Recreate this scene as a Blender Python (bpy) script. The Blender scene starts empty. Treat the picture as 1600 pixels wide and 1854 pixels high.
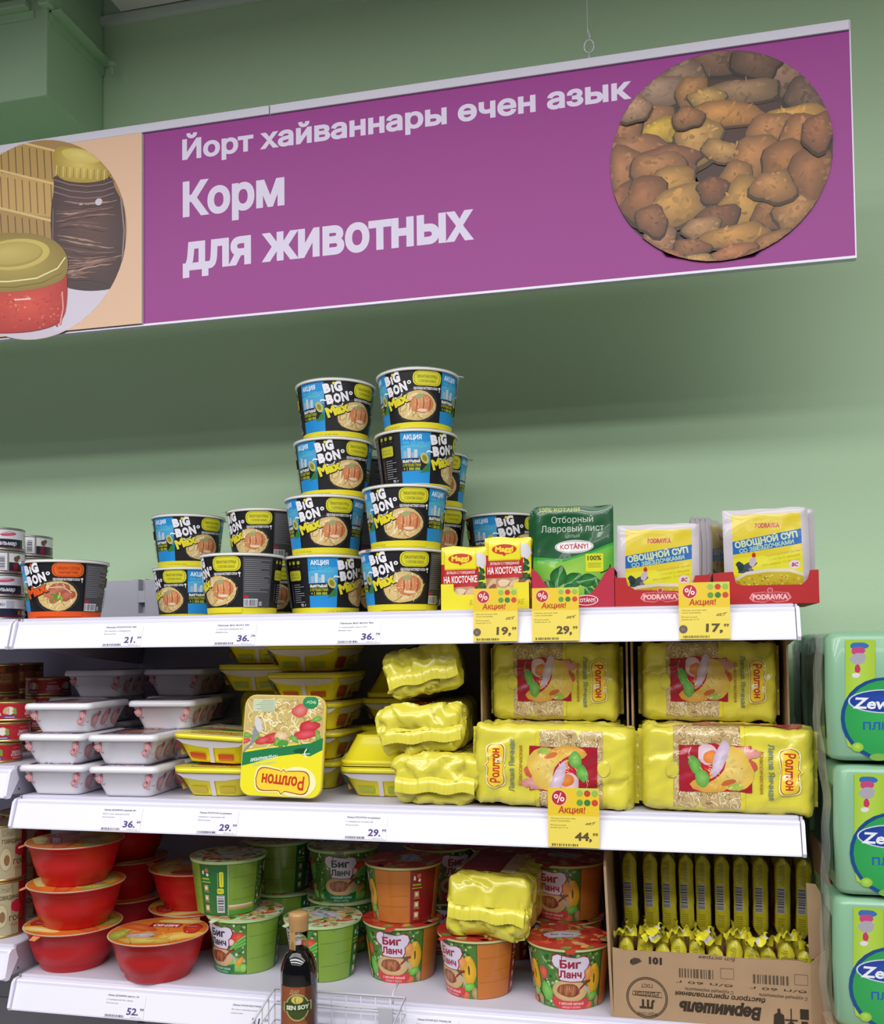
import bpy, bmesh, math, random
from mathutils import Vector, Matrix, noise
from math import sin, cos, pi, radians, atan2, sqrt

SC = bpy.context.scene
COL = SC.collection
# ------------------------------------------------------------------ camera (from the photograph's vanishing points)
F_PX, CXP, CYP = 1740.42, 800.0, 1107.19
YAW, PIT, ROL = -0.228507, 0.0372335, 0.0111171
CAM = Vector((1.137077, -1.513452, -0.0561835))
_f = Vector((sin(YAW)*cos(PIT), cos(YAW)*cos(PIT), sin(PIT)))
_r = Vector((cos(YAW), -sin(YAW), 0)); _d = _f.cross(_r)
_c, _s = cos(ROL), sin(ROL)
R_, D_ = _c*_r+_s*_d, -_s*_r+_c*_d
cd = bpy.data.cameras.new('camera'); cam = bpy.data.objects.new('camera', cd); COL.objects.link(cam)
cam.matrix_world = Matrix.Translation(CAM) @ Matrix((( R_.x, -D_.x, -_f.x), (R_.y, -D_.y, -_f.y), (R_.z, -D_.z, -_f.z))).to_4x4()
cd.sensor_fit = 'HORIZONTAL'; cd.sensor_width = 36.0; cd.lens = 36.0*F_PX/1600.0
cd.shift_x = 0.0; cd.shift_y = (CYP-927.0)/1600.0; cd.clip_start = 0.02
SC.camera = cam
# ------------------------------------------------------------------ store light
w = bpy.data.worlds.new('store_air'); SC.world = w; w.use_nodes = True
w.node_tree.nodes['Background'].inputs[0].default_value = (0.92, 0.95, 1.0, 1)
w.node_tree.nodes['Background'].inputs[1].default_value = 0.062
def lamp(name, loc, sx, sy, power, col=(0.985, 0.985, 0.975), rot=(0, 0, 0)):
    l = bpy.data.lights.new(name, 'AREA'); l.shape = 'RECTANGLE'; l.size = sx; l.size_y = sy; l.energy = power; l.color = col
    o = bpy.data.objects.new(name, l); o.location = loc; o.rotation_euler = rot; COL.objects.link(o); return o
for yy_, pw_ in ((-1.05, 28), (-1.9, 82), (-2.9, 92), (-4.2, 36)):
    lamp('ceiling_tube_light', (0.7, yy_, 1.38), 5.5, 0.5, pw_)
vs = SC.view_settings; vs.view_transform = 'Standard'; vs.look = 'None'; vs.gamma = 1.0; vs.use_curve_mapping = False
vs.exposure = 0.0
SC.display_settings.display_device = 'sRGB'

# ------------------------------------------------------------------ helpers
def ray(px, py):
    return R_*((px-CXP)/F_PX) + D_*((py-CYP)/F_PX) + _f
def at(px, py, Y):                                   # pixel -> point at depth Y
    d = ray(px, py); return CAM + d*((Y-CAM.y)/d.y)
def onz(px, py, z):                                  # pixel -> point at height z
    d = ray(px, py); return CAM + d*((z-CAM.z)/d.z)
def lin(h):
    if isinstance(h, tuple): return h
    h = h.lstrip('#'); v = [int(h[i:i+2], 16)/255 for i in (0, 2, 4)]
    return tuple((x/12.92 if x <= 0.04045 else ((x+0.055)/1.055)**2.4) for x in v)
MATS = {}
def mat(name, col, rough=0.5, metal=0.0, bump=0.0, bscale=200.0, trans=0.0, ior=1.45, coat=0.0, alpha=1.0, spec=0.5, vary=0.0, vscale=8.0, crease=0.0, cscale=18.0):
    if name in MATS: return MATS[name]
    m = bpy.data.materials.new(name); m.use_nodes = True; nt = m.node_tree; b = nt.nodes['Principled BSDF']
    b.inputs['Roughness'].default_value = rough; b.inputs['Metallic'].default_value = metal
    b.inputs['Transmission Weight'].default_value = trans; b.inputs['IOR'].default_value = ior
    b.inputs['Coat Weight'].default_value = coat; b.inputs['Alpha'].default_value = alpha
    b.inputs['Specular IOR Level'].default_value = spec
    tc = nt.nodes.new('ShaderNodeTexCoord')
    if col == 'attr':
        a = nt.nodes.new('ShaderNodeAttribute'); a.attribute_name = 'Col'; nt.links.new(a.outputs['Color'], b.inputs['Base Color'])
    else:
        c = lin(col); b.inputs['Base Color'].default_value = (*c, 1)
        if vary > 0:
            n = nt.nodes.new('ShaderNodeTexNoise'); n.inputs['Scale'].default_value = vscale; n.inputs['Detail'].default_value = 6
            nt.links.new(tc.outputs['Object'], n.inputs['Vector'])
            r = nt.nodes.new('ShaderNodeMapRange'); r.inputs['From Min'].default_value = 0.3; r.inputs['From Max'].default_value = 0.7
            r.inputs['To Min'].default_value = 1-vary; r.inputs['To Max'].default_value = 1+vary
            mx = nt.nodes.new('ShaderNodeVectorMath'); mx.operation = 'SCALE'; mx.inputs[0].default_value = c
            nt.links.new(n.outputs['Fac'], r.inputs['Value']); nt.links.new(r.outputs[0], mx.inputs['Scale'])
            nt.links.new(mx.outputs[0], b.inputs['Base Color'])
    if bump > 0:
        n = nt.nodes.new('ShaderNodeTexNoise'); n.inputs['Scale'].default_value = bscale; n.inputs['Detail'].default_value = 4
        bp = nt.nodes.new('ShaderNodeBump'); bp.inputs['Strength'].default_value = bump; bp.inputs['Distance'].default_value = 0.002
        nt.links.new(tc.outputs['Object'], n.inputs['Vector']); nt.links.new(n.outputs['Fac'], bp.inputs['Height'])
        nt.links.new(bp.outputs['Normal'], b.inputs['Normal'])
    if crease > 0:                                   # film crumple
        n = nt.nodes.new('ShaderNodeTexNoise'); n.noise_type = 'RIDGED_MULTIFRACTAL'; n.inputs['Scale'].default_value = cscale; n.inputs['Detail'].default_value = 1.5; n.inputs['Distortion'].default_value = 0.3
        bp = nt.nodes.new('ShaderNodeBump'); bp.inputs['Strength'].default_value = crease; bp.inputs['Distance'].default_value = 0.004
        nt.links.new(tc.outputs['Object'], n.inputs['Vector']); nt.links.new(n.outputs['Fac'], bp.inputs['Height'])
        nt.links.new(bp.outputs['Normal'], b.inputs['Normal'])
    MATS[name] = m; return m
PAPER = mat('printed_paper', 'attr', 0.45)
GLOSS = mat('printed_gloss', 'attr', 0.28, coat=0.3)
FILM = mat('printed_film', 'attr', 0.28, coat=0.4, crease=.28, cscale=16)
MATTE = mat('printed_matte', 'attr', 0.8, spec=0.2)

def setp(o, label=None, cat=None, group=None, kind=None):
    if label: o['label'] = label
    if cat: o['category'] = cat
    if group: o['group'] = group
    if kind: o['kind'] = kind
    return o
def empty(name, loc, label, cat, group=None, rz=0.0, rot=None):
    o = bpy.data.objects.new(name, None); o.empty_display_size = 0.02; COL.objects.link(o)
    o.location = loc; o.rotation_euler = rot if rot else (0, 0, rz)
    return setp(o, label, cat, group)
def link(name, me, m=None, parent=None, smooth=False):
    o = bpy.data.objects.new(name, me); COL.objects.link(o)
    if m: me.materials.append(m)
    if parent: o.parent = parent
    if smooth:
        for p in me.polygons: p.use_smooth = True
    return o
def mesh_from(name, vs_, fs, m=None, parent=None, smooth=False):
    me = bpy.data.meshes.new(name); me.from_pydata([tuple(v) for v in vs_], [], fs); me.update()
    return link(name, me, m, parent, smooth)
def from_bm(name, bm, m=None, parent=None, smooth=False, fix=True):
    if fix: bmesh.ops.recalc_face_normals(bm, faces=bm.faces)
    me = bpy.data.meshes.new(name); bm.to_mesh(me); bm.free(); return link(name, me, m, parent, smooth)
def dup(root, loc, rz=None, label=None, group=None, rot=None):
    def cp(o, par):
        c = o.copy(); COL.objects.link(c)
        if par: c.parent = par
        for ch in o.children: cp(ch, c)
        return c
    c = cp(root, None); c.location = loc
    if rot is not None: c.rotation_euler = rot
    elif rz is not None: c.rotation_euler = (0, 0, rz)
    if label: c['label'] = label
    if group: c['group'] = group
    return c
class Stock:                                         # first use moves the original, later ones copy it
    def __init__(s, root): s.root, s.used = root, False
    def put(s, loc, rz=0.0, label=None, group=None, rot=None):
        if not s.used:
            s.used = True; o = s.root; o.location = loc; o.rotation_euler = rot if rot else (0, 0, rz)
            if label: o['label'] = label
            if group: o['group'] = group
            return o
        return dup(s.root, loc, rz, label, group, rot)
def add_box(bm, x0, x1, y0, y1, z0, z1, bev=0.0):
    vs_ = [bm.verts.new((x, y, z)) for z in (z0, z1) for y in (y0, y1) for x in (x0, x1)]
    fs = [bm.faces.new([vs_[i] for i in f]) for f in ((0, 2, 3, 1), (4, 5, 7, 6), (0, 1, 5, 4), (2, 6, 7, 3), (0, 4, 6, 2), (1, 3, 7, 5))]
    if bev > 0:
        es = list({e for f in fs for e in f.edges})
        bmesh.ops.bevel(bm, geom=es, offset=bev, segments=2, affect='EDGES', profile=0.5)
def box(name, x0, x1, y0, y1, z0, z1, m, parent=None, bev=0.0, smooth=False):
    bm = bmesh.new(); add_box(bm, x0, x1, y0, y1, z0, z1, bev); return from_bm(name, bm, m, parent, smooth)
def lathe(name, prof, n, m, parent=None, smooth=True, cap0=True, cap1=True, loc=(0, 0, 0)):
    vs_, fs = [], []
    for r, z in prof:
        for k in range(n):
            a = 2*pi*k/n; vs_.append((loc[0]+r*cos(a), loc[1]+r*sin(a), loc[2]+z))
    for i in range(len(prof)-1):
        for k in range(n):
            fs.append((i*n+k, i*n+(k+1) % n, (i+1)*n+(k+1) % n, (i+1)*n+k))
    if cap0: fs.append(tuple(range(n-1, -1, -1)))
    if cap1: fs.append(tuple((len(prof)-1)*n+k for k in range(n)))
    return mesh_from(name, vs_, fs, m, parent, smooth)
def rrect(w_, d_, r, seg=5):
    pts = []
    for cx, cy, a0 in ((w_/2-r, d_/2-r, 0), (-w_/2+r, d_/2-r, pi/2), (-w_/2+r, -d_/2+r, pi), (w_/2-r, -d_/2+r, 1.5*pi)):
        for k in range(seg+1):
            a = a0+pi/2*k/seg; pts.append((cx+r*cos(a), cy+r*sin(a)))
    return pts
def loft_rr(name, rings, m, parent=None, cap0=True, cap1=True, smooth=True, seg=5):
    vs_, fs = [], []; n = 4*(seg+1)
    for w_, d_, z, r in rings:
        vs_ += [(x, y, z) for x, y in rrect(w_, d_, r, seg)]
    for i in range(len(rings)-1):
        for k in range(n): fs.append((i*n+k, i*n+(k+1) % n, (i+1)*n+(k+1) % n, (i+1)*n+k))
    if cap0: fs.append(tuple(range(n-1, -1, -1)))
    if cap1: fs.append(tuple((len(rings)-1)*n+k for k in range(n)))
    o = mesh_from(name, vs_, fs, m, parent, smooth)
    for p in o.data.polygons:
        if len(p.vertices) > 4: p.use_smooth = False
    return o
def tube(bm, pts, r, n=6, closed=False):
    pts = [Vector(p) for p in pts]; rings = []
    for i, p in enumerate(pts):
        if closed: t = (pts[(i+1) % len(pts)]-pts[i-1])
        else: t = pts[min(i+1, len(pts)-1)]-pts[max(i-1, 0)]
        t.normalize(); a = t.orthogonal().normalized()
        if rings:
            a = (pa - t*pa.dot(t)).normalized()
        pa = a; b = t.cross(a)
        rings.append([bm.verts.new(p+a*r*cos(2*pi*k/n)+b*r*sin(2*pi*k/n)) for k in range(n)])
    m_ = len(rings)
    for i in range(m_ if closed else m_-1):
        A, B = rings[i], rings[(i+1) % m_]
        for k in range(n): bm.faces.new((A[k], A[(k+1) % n], B[(k+1) % n], B[k]))
    if not closed:
        bm.faces.new(rings[0][::-1]); bm.faces.new(rings[-1])
def prism(name, pts, t, m, parent=None, mp=None):
    """outline in (u, v) extruded by t; mp maps (u, v, h) to space"""
    n = len(pts); mp = mp or (lambda u, v, h: (u, h, v))
    bm = bmesh.new()
    a = [bm.verts.new(mp(u, v, 0)) for u, v in pts]; b = [bm.verts.new(mp(u, v, t)) for u, v in pts]
    bm.faces.new(a); bm.faces.new(b[::-1])
    for i in range(n): bm.faces.new((a[i], b[i], b[(i+1) % n], a[(i+1) % n]))
    bm.normal_update(); bmesh.ops.triangulate(bm, faces=[f for f in bm.faces if len(f.verts) > 4])
    return from_bm(name, bm, m, parent)

# ------------------------------------------------------------------ flat print (coloured shapes and lettering laid on a surface)
_tc = {}
from mathutils.geometry import delaunay_2d_cdt
def _contours(s, res):
    cu = bpy.data.curves.new('t', 'FONT'); cu.body = s; o = bpy.data.objects.new('t', cu); COL.objects.link(o)
    dg = bpy.context.evaluated_depsgraph_get(); c = o.evaluated_get(dg).to_curve(dg); out = []
    for sp in c.splines:
        bp = sp.bezier_points; n = len(bp); pts = []
        for i in range(n):
            p0, h0, h1, p1 = (Vector(q[:2]) for q in (bp[i].co, bp[i].handle_right, bp[(i+1) % n].handle_left, bp[(i+1) % n].co))
            pts.append(p0); d = p1-p0; L = d.length or 1e-9
            dev = max(abs(d.x*(h0-p0).y-d.y*(h0-p0).x), abs(d.x*(h1-p0).y-d.y*(h1-p0).x))/L
            if dev > 0.004:
                k_ = res+1
                for j in range(1, k_):
                    t = j/k_; pts.append(p0*(1-t)**3+h0*3*t*(1-t)**2+h1*3*t*t*(1-t)+p1*t**3)
        cl = []
        for p in pts:
            if not cl or (p-cl[-1]).length > 1e-4: cl.append(p)
        if len(cl) > 1 and (cl[0]-cl[-1]).length < 1e-4: cl.pop()
        if len(cl) > 2: out.append(cl)
    bpy.data.objects.remove(o); bpy.data.curves.remove(cu)
    return out
def glyphs(s, bold=0.0, res=2):
    k = (s, bold, res)
    if k not in _tc:
        cs = _contours(s, res)
        area = lambda c: sum(c[i-1].x*c[i].y-c[i].x*c[i-1].y for i in range(len(c)))/2
        def inside(p, c):
            r = 0                                    # winding number
            for i in range(len(c)):
                a_, b_ = c[i-1], c[i]
                if (a_.y > p.y) != (b_.y > p.y) and p.x < (b_.x-a_.x)*(p.y-a_.y)/(b_.y-a_.y)+a_.x: r += 1 if b_.y > a_.y else -1
            return r
        ar = [area(c) for c in cs]; V, F, O, W_ = [], [], [], []
        bb = [(min(p.x for p in c), max(p.x for p in c)) for c in cs]
        for i, c in enumerate(cs):
            hole = any(j != i and abs(ar[j]) > abs(ar[i]) and ar[j]*ar[i] < 0 and bb[j][0] <= bb[i][0] and bb[j][1] >= bb[i][1] and all(inside(p, cs[j]) for p in c) for j in range(len(cs)))
            if (ar[i] > 0) == hole: c = c[::-1]
            n = len(c); b = len(V); o = []
            for q in range(n):
                d0, d1 = (c[q]-c[q-1]).normalized(), (c[(q+1) % n]-c[q]).normalized()
                m_ = Vector((d0.y, -d0.x))+Vector((d1.y, -d1.x)); o.append(c[q]+m_*(bold/max(m_.length_squared/2, 0.4)))
            V += o; F.append(list(range(b, b+n))); O.append(o); W_.append(-1 if hole else 1)
        bb = [(min(p.x for p in c), max(p.x for p in c)) for c in O]
        v, f, x0, x1 = [(0, 0), (.1, 0), (.1, .1)], [(0, 1, 2)], 0, .1
        if F:
            nv, ne, nf, ov, oe, of = delaunay_2d_cdt(V, [], F, 1, 1e-5, False); f = []
            for t in nf:
                p = (nv[t[0]]+nv[t[1]]+nv[t[2]])/3
                if sum(inside(p, O[i]) for i in range(len(O)) if bb[i][0] <= p.x <= bb[i][1]) > 0: f.append(tuple(t))
            v = [(p.x, p.y) for p in nv]; us = {i for t in f for i in t}; x0 = min(v[i][0] for i in us); x1 = max(v[i][0] for i in us)
        _tc[k] = ([(x-x0, y) for x, y in v], f, x1-x0)
    return _tc[k]
def ell(cx, cy, rx, ry, n=20, ang=0.0, a0=0.0, a1=2*pi):
    full = abs(a1-a0-2*pi) < 1e-6; m_ = n if full else n+1
    out = []
    for k in range(m_):
        a = a0+(a1-a0)*k/n; x, y = rx*cos(a), ry*sin(a)
        out.append((cx+x*cos(ang)-y*sin(ang), cy+x*sin(ang)+y*cos(ang)))
    return out
def rr(x0, y0, x1, y1, r, seg=3):
    return [(p[0]+(x0+x1)/2, p[1]+(y0+y1)/2) for p in rrect(x1-x0, y1-y0, r, seg)]
def blobpts(cx, cy, rx, ry, ang, rnd, n=14, irr=0.18):
    out = []; ph = [rnd.uniform(0, 6.3) for _ in range(3)]
    for k in range(n):
        a = 2*pi*k/n; q = 1+irr*(0.5*sin(2*a+ph[0])+0.35*sin(3*a+ph[1])+0.3*sin(5*a+ph[2]))
        x, y = rx*q*cos(a), ry*q*sin(a); out.append((cx+x*cos(ang)-y*sin(ang), cy+x*sin(ang)+y*cos(ang)))
    return out
def clip(pts, poly):                                 # pts clipped by a convex counter-clockwise outline
    out = list(pts)
    for i in range(len(poly)):
        ax, ay = poly[i]; bx, by = poly[(i+1) % len(poly)]; src, out = out, []
        if not src: return []
        sd = [(bx-ax)*(y-ay)-(by-ay)*(x-ax) for x, y in src]
        for j in range(len(src)):
            p, q, sp, sq = src[j-1], src[j], sd[j-1], sd[j]
            if (sp >= 0) != (sq >= 0):
                t = sp/(sp-sq); out.append((p[0]+(q[0]-p[0])*t, p[1]+(q[1]-p[1])*t))
            if sq >= 0: out.append(q)
    return out
class Art:
    def __init__(s): s.V, s.C, s.Z, s.F, s.n, s.clip, s.k = [], [], [], [], 0, None, 0
    def step(s, hold):
        if not hold: s.n = math.floor(s.n)+1; s.k = 0
        else: s.k = (s.k+1) % 5; s.n = math.floor(s.n)+s.k*0.19
    def poly(s, pts, col, centre=None, ccol=None, hold=False):
        if s.clip:
            pts = clip(pts, s.clip)
            if len(pts) < 3: return s
        s.step(hold)
        b = len(s.V); c = lin(col)
        for p in pts: s.V.append(p); s.C.append(c); s.Z.append(s.n)
        if ccol is not None:
            if centre is None: centre = (sum(p[0] for p in pts)/len(pts), sum(p[1] for p in pts)/len(pts))
            s.V.append(centre); s.C.append(lin(ccol)); s.Z.append(s.n); k = len(pts)
            for i in range(k): s.F.append((b+i, b+(i+1) % k, b+k))
        else: s.F.append(tuple(range(b, b+len(pts))))
        return s
    def rect(s, x0, y0, x1, y1, col, **k): return s.poly([(x0, y0), (x1, y0), (x1, y1), (x0, y1)], col, **k)
    def line(s, pts, w_, col, hold=False):
        if s.clip:                                   # clipped strokes go down as little quads
            for i in range(len(pts)-1):
                (x0, y0), (x1, y1) = pts[i], pts[i+1]; l = sqrt((x1-x0)**2+(y1-y0)**2) or 1; nx, ny = -(y1-y0)/l/2, (x1-x0)/l/2
                wa, wb = (w_[i], w_[i+1]) if isinstance(w_, (list, tuple)) else (w_, w_)
                s.poly([(x0-nx*wa, y0-ny*wa), (x1-nx*wb, y1-ny*wb), (x1+nx*wb, y1+ny*wb), (x0+nx*wa, y0+ny*wa)], col, hold=hold or i > 0)
            return s
        s.step(hold)
        c = lin(col); b = len(s.V); m_ = len(pts)
        for i, p in enumerate(pts):
            q0, q1 = pts[max(i-1, 0)], pts[min(i+1, m_-1)]; dx, dy = q1[0]-q0[0], q1[1]-q0[1]; l = sqrt(dx*dx+dy*dy) or 1
            ww = w_[i] if isinstance(w_, (list, tuple)) else w_
            nx, ny = -dy/l*ww/2, dx/l*ww/2
            s.V += [(p[0]+nx, p[1]+ny), (p[0]-nx, p[1]-ny)]; s.C += [c, c]; s.Z += [s.n, s.n]
        for i in range(m_-1): s.F.append((b+2*i, b+2*i+1, b+2*i+3, b+2*i+2))
        return s
    def text(s, t, x, y, h, col, width=None, ang=0.0, bold=0.0, al='l', shear=0.0, res=1, flip=False):
        v, f, w0 = glyphs(t, bold, res); sy = h/0.728; sx = width/w0 if width else sy
        W_ = w0*sx; ox = {'l': 0, 'c': -W_/2, 'r': -W_}[al]; s.step(False); b = len(s.V); c = lin(col); ca, sa = cos(ang), sin(ang)
        for p in v:
            X, Y = p[0]*sx+ox+shear*p[1]*sy, p[1]*sy
            if flip: X = -X
            s.V.append((x+X*ca-Y*sa, y+X*sa+Y*ca)); s.C.append(c); s.Z.append(s.n)
        for q in f: s.F.append(tuple(b+i for i in q))
        return s
    def barcode(s, x0, y0, x1, y1, col='#333344', bg='#e8e6ee', n=24, seed=1, vert=False):
        if bg: s.rect(x0, y0, x1, y1, bg)
        rnd = random.Random(seed); s.step(False); t = 0.04
        while t < .95:
            q = rnd.uniform(.4, 1.5)/n
            if vert: s.rect(x0+(x1-x0)*.08, y0+(y1-y0)*t, x1-(x1-x0)*.08, y0+(y1-y0)*min(t+q, .97), col, hold=True)
            else: s.rect(x0+(x1-x0)*t, y0+(y1-y0)*.08, x0+(x1-x0)*min(t+q, .97), y1-(y1-y0)*.08, col, hold=True)
            t += q+rnd.uniform(.5, 1.2)/n
        return s
    def build(s, name, mp, m, parent=None, cu=None, cv=None, eps=2e-5, off=1e-4, smooth=None, diag=False):
        bm = bmesh.new(); cl = bm.verts.layers.float_color.new('Col')
        vs_ = []
        for p, c, z in zip(s.V, s.C, s.Z):
            v = bm.verts.new((p[0], p[1], z)); v[cl] = (*c, 1); vs_.append(v)
        for f in s.F:
            try: bm.faces.new([vs_[i] for i in f])
            except ValueError: pass
        for step, ax in ((cu, 0), (cv, 1), (cu if diag else None, 2)):
            if not step: continue
            g_ = (lambda v: v.co[0]-v.co[1]) if ax == 2 else (lambda v: v.co[ax])
            co = [g_(v) for v in bm.verts]; lo, hi = min(co), max(co); k = math.floor(lo/step)+1; nrm = ((1, 0, 0), (0, 1, 0), (.70710678, -.70710678, 0))[ax]
            while k*step < hi:
                pc = (0, k*step, 0) if ax == 1 else (k*step, 0, 0)
                a, b = k*step-1e-7, k*step+1e-7
                fs = [f for f in bm.faces if min(g_(v) for v in f.verts) < a and max(g_(v) for v in f.verts) > b]
                if fs:
                    g = list({v for f in fs for v in f.verts})+list({e for f in fs for e in f.edges})+fs
                    bmesh.ops.bisect_plane(bm, geom=g, plane_co=pc, plane_no=nrm, dist=1e-8)
                k += 1
        bmesh.ops.triangulate(bm, faces=[f for f in bm.faces if len(f.verts) > 3]); bm.normal_update()
        # every shape faces the same way
        for f in bm.faces:
            if f.normal.z < 0: f.normal_flip()
        for v in bm.verts:
            P, N = mp(v.co.x, v.co.y); v.co = Vector(P)+Vector(N)*(off+eps*v.co.z)
        me = bpy.data.meshes.new(name); bm.to_mesh(me); bm.free()
        o = link(name, me, m, parent, bool(cu) if smooth is None else smooth)
        return o
def plane_map(o, ux, vx):
    o, ux, vx = Vector(o), Vector(ux), Vector(vx); n = ux.cross(vx).normalized()
    return lambda u, v: (o+ux*u+vx*v, n)
def cone_map(rb, rt, h, rm):
    def f(u, v):
        th = u/rm; r = rb+(rt-rb)*v/h
        return Vector((r*sin(th), -r*cos(th), v)), Vector((sin(th), -cos(th), 0))
    return f
def grid_map(fn, c):
    """fn made piecewise linear on squares of side c split along their rising diagonal"""
    cache = {}
    def node(i, j):
        if (i, j) not in cache: cache[i, j] = fn(i*c, j*c)
        return cache[i, j]
    def f(u, v):
        i, j = math.floor(u/c+1e-6), math.floor(v/c+1e-6); a = min(1, max(0, u/c-i)); b = min(1, max(0, v/c-j))
        if a >= b: q = ((node(i, j), 1-a), (node(i+1, j), a-b), (node(i+1, j+1), b))
        else: q = ((node(i, j), 1-b), (node(i, j+1), b-a), (node(i+1, j+1), a))
        P, N = Vector(), Vector()
        for (p, n), w_ in q: P += p*w_; N += n*w_
        return P, N.normalized()
    return f
def facing(x, y, psi):                               # z turn that shows label angle psi (degrees) to a viewer in the aisle
    return atan2(CAM.x-x, y-CAM.y) - radians(psi)
# ------------------------------------------------------------------ the setting
YW = 0.50
WALL = mat('green_wall_paint', '#c0dbb9', 0.75, bump=0.25, bscale=120, spec=0.25, vary=0.02, vscale=3)
DUCTP = mat('green_duct_paint', '#a9c9a6', 0.42, bump=0.2, bscale=60, vary=0.04, vscale=5)
def struct(name, *a, **k):
    o = box(name, *a, **k); o['kind'] = 'structure'; return o
ZC = at(190, 46, YW).z; XD_ = at(188, 130, YW).x
struct('wall_back', -4, 4, YW, YW+0.1, -1.65, ZC+1.2, WALL)
struct('floor', -4, 4, -6.5, YW, -1.70, -1.65, mat('floor_tile', '#8d8a84', 0.35, vary=0.08, vscale=4))
XC = at(206, 36, YW-0.05).x
CEILM = mat('ceiling_board', '#dedad6', 0.8, vary=0.05, vscale=6, bump=0.3, bscale=40)
struct('ceiling', XC, 4, -6.5, YW-0.02, ZC+0.012, ZC+0.04, CEILM)
struct('ceiling_left', -4, XC-0.9, -6.5, YW-0.02, ZC+0.012, ZC+0.04, CEILM).name = 'ceiling'
struct('ceiling_void', XC-0.9, XC, -6.5, YW, ZC+0.75, ZC+0.8, mat('dark_void', '#20261f', 0.9)).name = 'ceiling'
struct('trim_1', XD_, 4, YW-0.016, YW, ZC-0.006, ZC+0.012, mat('trim_paint', '#cfd6d2', 0.6))
# duct
XD = at(188, 130, YW).x
t0, t1 = -3.0, 0.5
for _ in range(60):
    tm = (t0+t1)/2
    if at(84, 120, tm).x > XD: t0 = tm
    else: t1 = tm
YD = (t0+t1)/2; zb_ = at(83, 172, YD).z
duct = empty('air_duct', (XD-0.4, YD, zb_), 'green painted square air duct boxed along the top left of the wall', 'duct')
def loc_box(root, name, x0, x1, y0, y1, z0, z1, m, bev=0.0, smooth=False):
    l = root.location; return box(name, x0-l.x, x1-l.x, y0-l.y, y1-l.y, z0-l.z, z1-l.z, m, root, bev, smooth)
loc_box(duct, 'duct_box', XD-1.6, XD, YD, YW-0.002, zb_, ZC+0.7, DUCTP, 0.004)
za, zb2 = at(85, 14, YD).z, at(87, 34, YD).z
loc_box(duct, 'side_brace', XD, XD+0.004, YD+0.01, YW-0.004, zb2, za, DUCTP)
loc_box(duct, 'brace_lip', XD, XD+0.028, YD+0.01, YW-0.004, za-0.004, za, DUCTP)
z3 = at(30, 22, YD).z; z4 = at(30, 40, YD).z
loc_box(duct, 'front_flange', XD-1.6, at(56, 20, YD).x, YD-0.022, YD, z3-0.004, z3+0.012, DUCTP, 0.002)
loc_box(duct, 'front_plate', XD-1.6, at(63, 30, YD).x, YD-0.004, YD, z4, z3-0.004, DUCTP, 0.001)
loc_box(duct, 'corner_block', at(74, 5, YD).x, XD+0.012, YD-0.014, YD+0.04, at(80, 14, YD).z, at(80, 0, YD).z+0.02, DUCTP, 0.003)
pb = at(203, 121, YW-0.03)
lathe('bolt', [(0.0035, -0.02), (0.0035, 0.012)], 10, DUCTP, duct, loc=(pb.x-duct.location.x, pb.y-duct.location.y, pb.z-duct.location.z))
lathe('nut', [(0.009, 0), (0.009, 0.009)], 6, DUCTP, duct, smooth=False, loc=(pb.x-duct.location.x, pb.y-duct.location.y, pb.z-duct.location.z))
# ------------------------------------------------------------------ hanging sign
YS = 0.05
zt, zb = at(767, 151, YS).z, at(767, 538, YS).z
xs0, xsm, xs1 = -0.95, at(260, 400, YS).x, at(1542, 250, YS).x
SP = lambda px, py: (at(px, py, YS).x, at(px, py, YS).z)
sign = empty('hanging_sign', ((xs0+xs1)/2, YS, zb), 'long hanging aisle sign with purple pet food panel and cream jar panel', 'sign')
BOARD = mat('sign_board', '#d9d4dc', 0.5); ALU = mat('sign_rail', '#b9b6c4', 0.35, metal=0.3)
WHITEP = mat('white_plastic', '#dedde6', 0.4)
sl = sign.location
loc_box(sign, 'purple_panel', xsm+0.0008, xs1, YS, YS+0.008, zb, zt-0.012, BOARD)
loc_box(sign, 'cream_panel', xs0, xsm-0.0008, YS, YS+0.008, zb, zt-0.012, BOARD)
xj = at(489, 195, YS).x
loc_box(sign, 'top_rail', xs0, xj-0.0006, YS-0.004, YS+0.014, zt-0.0165, zt, ALU, 0.001)
loc_box(sign, 'top_rail', xj+0.0006, xs1, YS-0.004, YS+0.014, zt-0.0165, zt, ALU, 0.001)
loc_box(sign, 'bottom_rail', xs0, xs1, YS-0.001, YS+0.012, zb-0.004, zb, ALU)
loc_box(sign, 'end_edge', xs1, xs1+0.002, YS-0.001, YS+0.012, zb-0.004, zt, ALU)
hp = at(1066, 82, YS+0.005); bm = bmesh.new()
tube(bm, [(hp.x-sl.x+0.008*cos(a), 0.005, hp.z-sl.z-0.002+0.011*sin(a)) for a in [2*pi*k/16 for k in range(16)]], 0.0012, 6, True)
tube(bm, [(hp.x-sl.x, 0.005, zt-sl.z-0.002), (hp.x-sl.x, 0.005, hp.z-sl.z-0.012)], 0.0014)
from_bm('screw_eye', bm, ALU, sign, True)
bm = bmesh.new()
tube(bm, [(hp.x-sl.x, 0.005, hp.z-sl.z+0.008), (hp.x-sl.x-0.002, 0.005, hp.z-sl.z+0.03), (hp.x-sl.x-0.004, 0.006, ZC-sl.z+0.01)], 0.0006, 5)
tube(bm, [(hp.x-sl.x+0.001, 0.005, hp.z-sl.z+0.006), (hp.x-sl.x+0.002, 0.004, hp.z-sl.z+0.016), (hp.x-sl.x-0.001, 0.005, hp.z-sl.z+0.026)], 0.0009, 5)
from_bm('hanging_wire', bm, ALU, sign, True)

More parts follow.
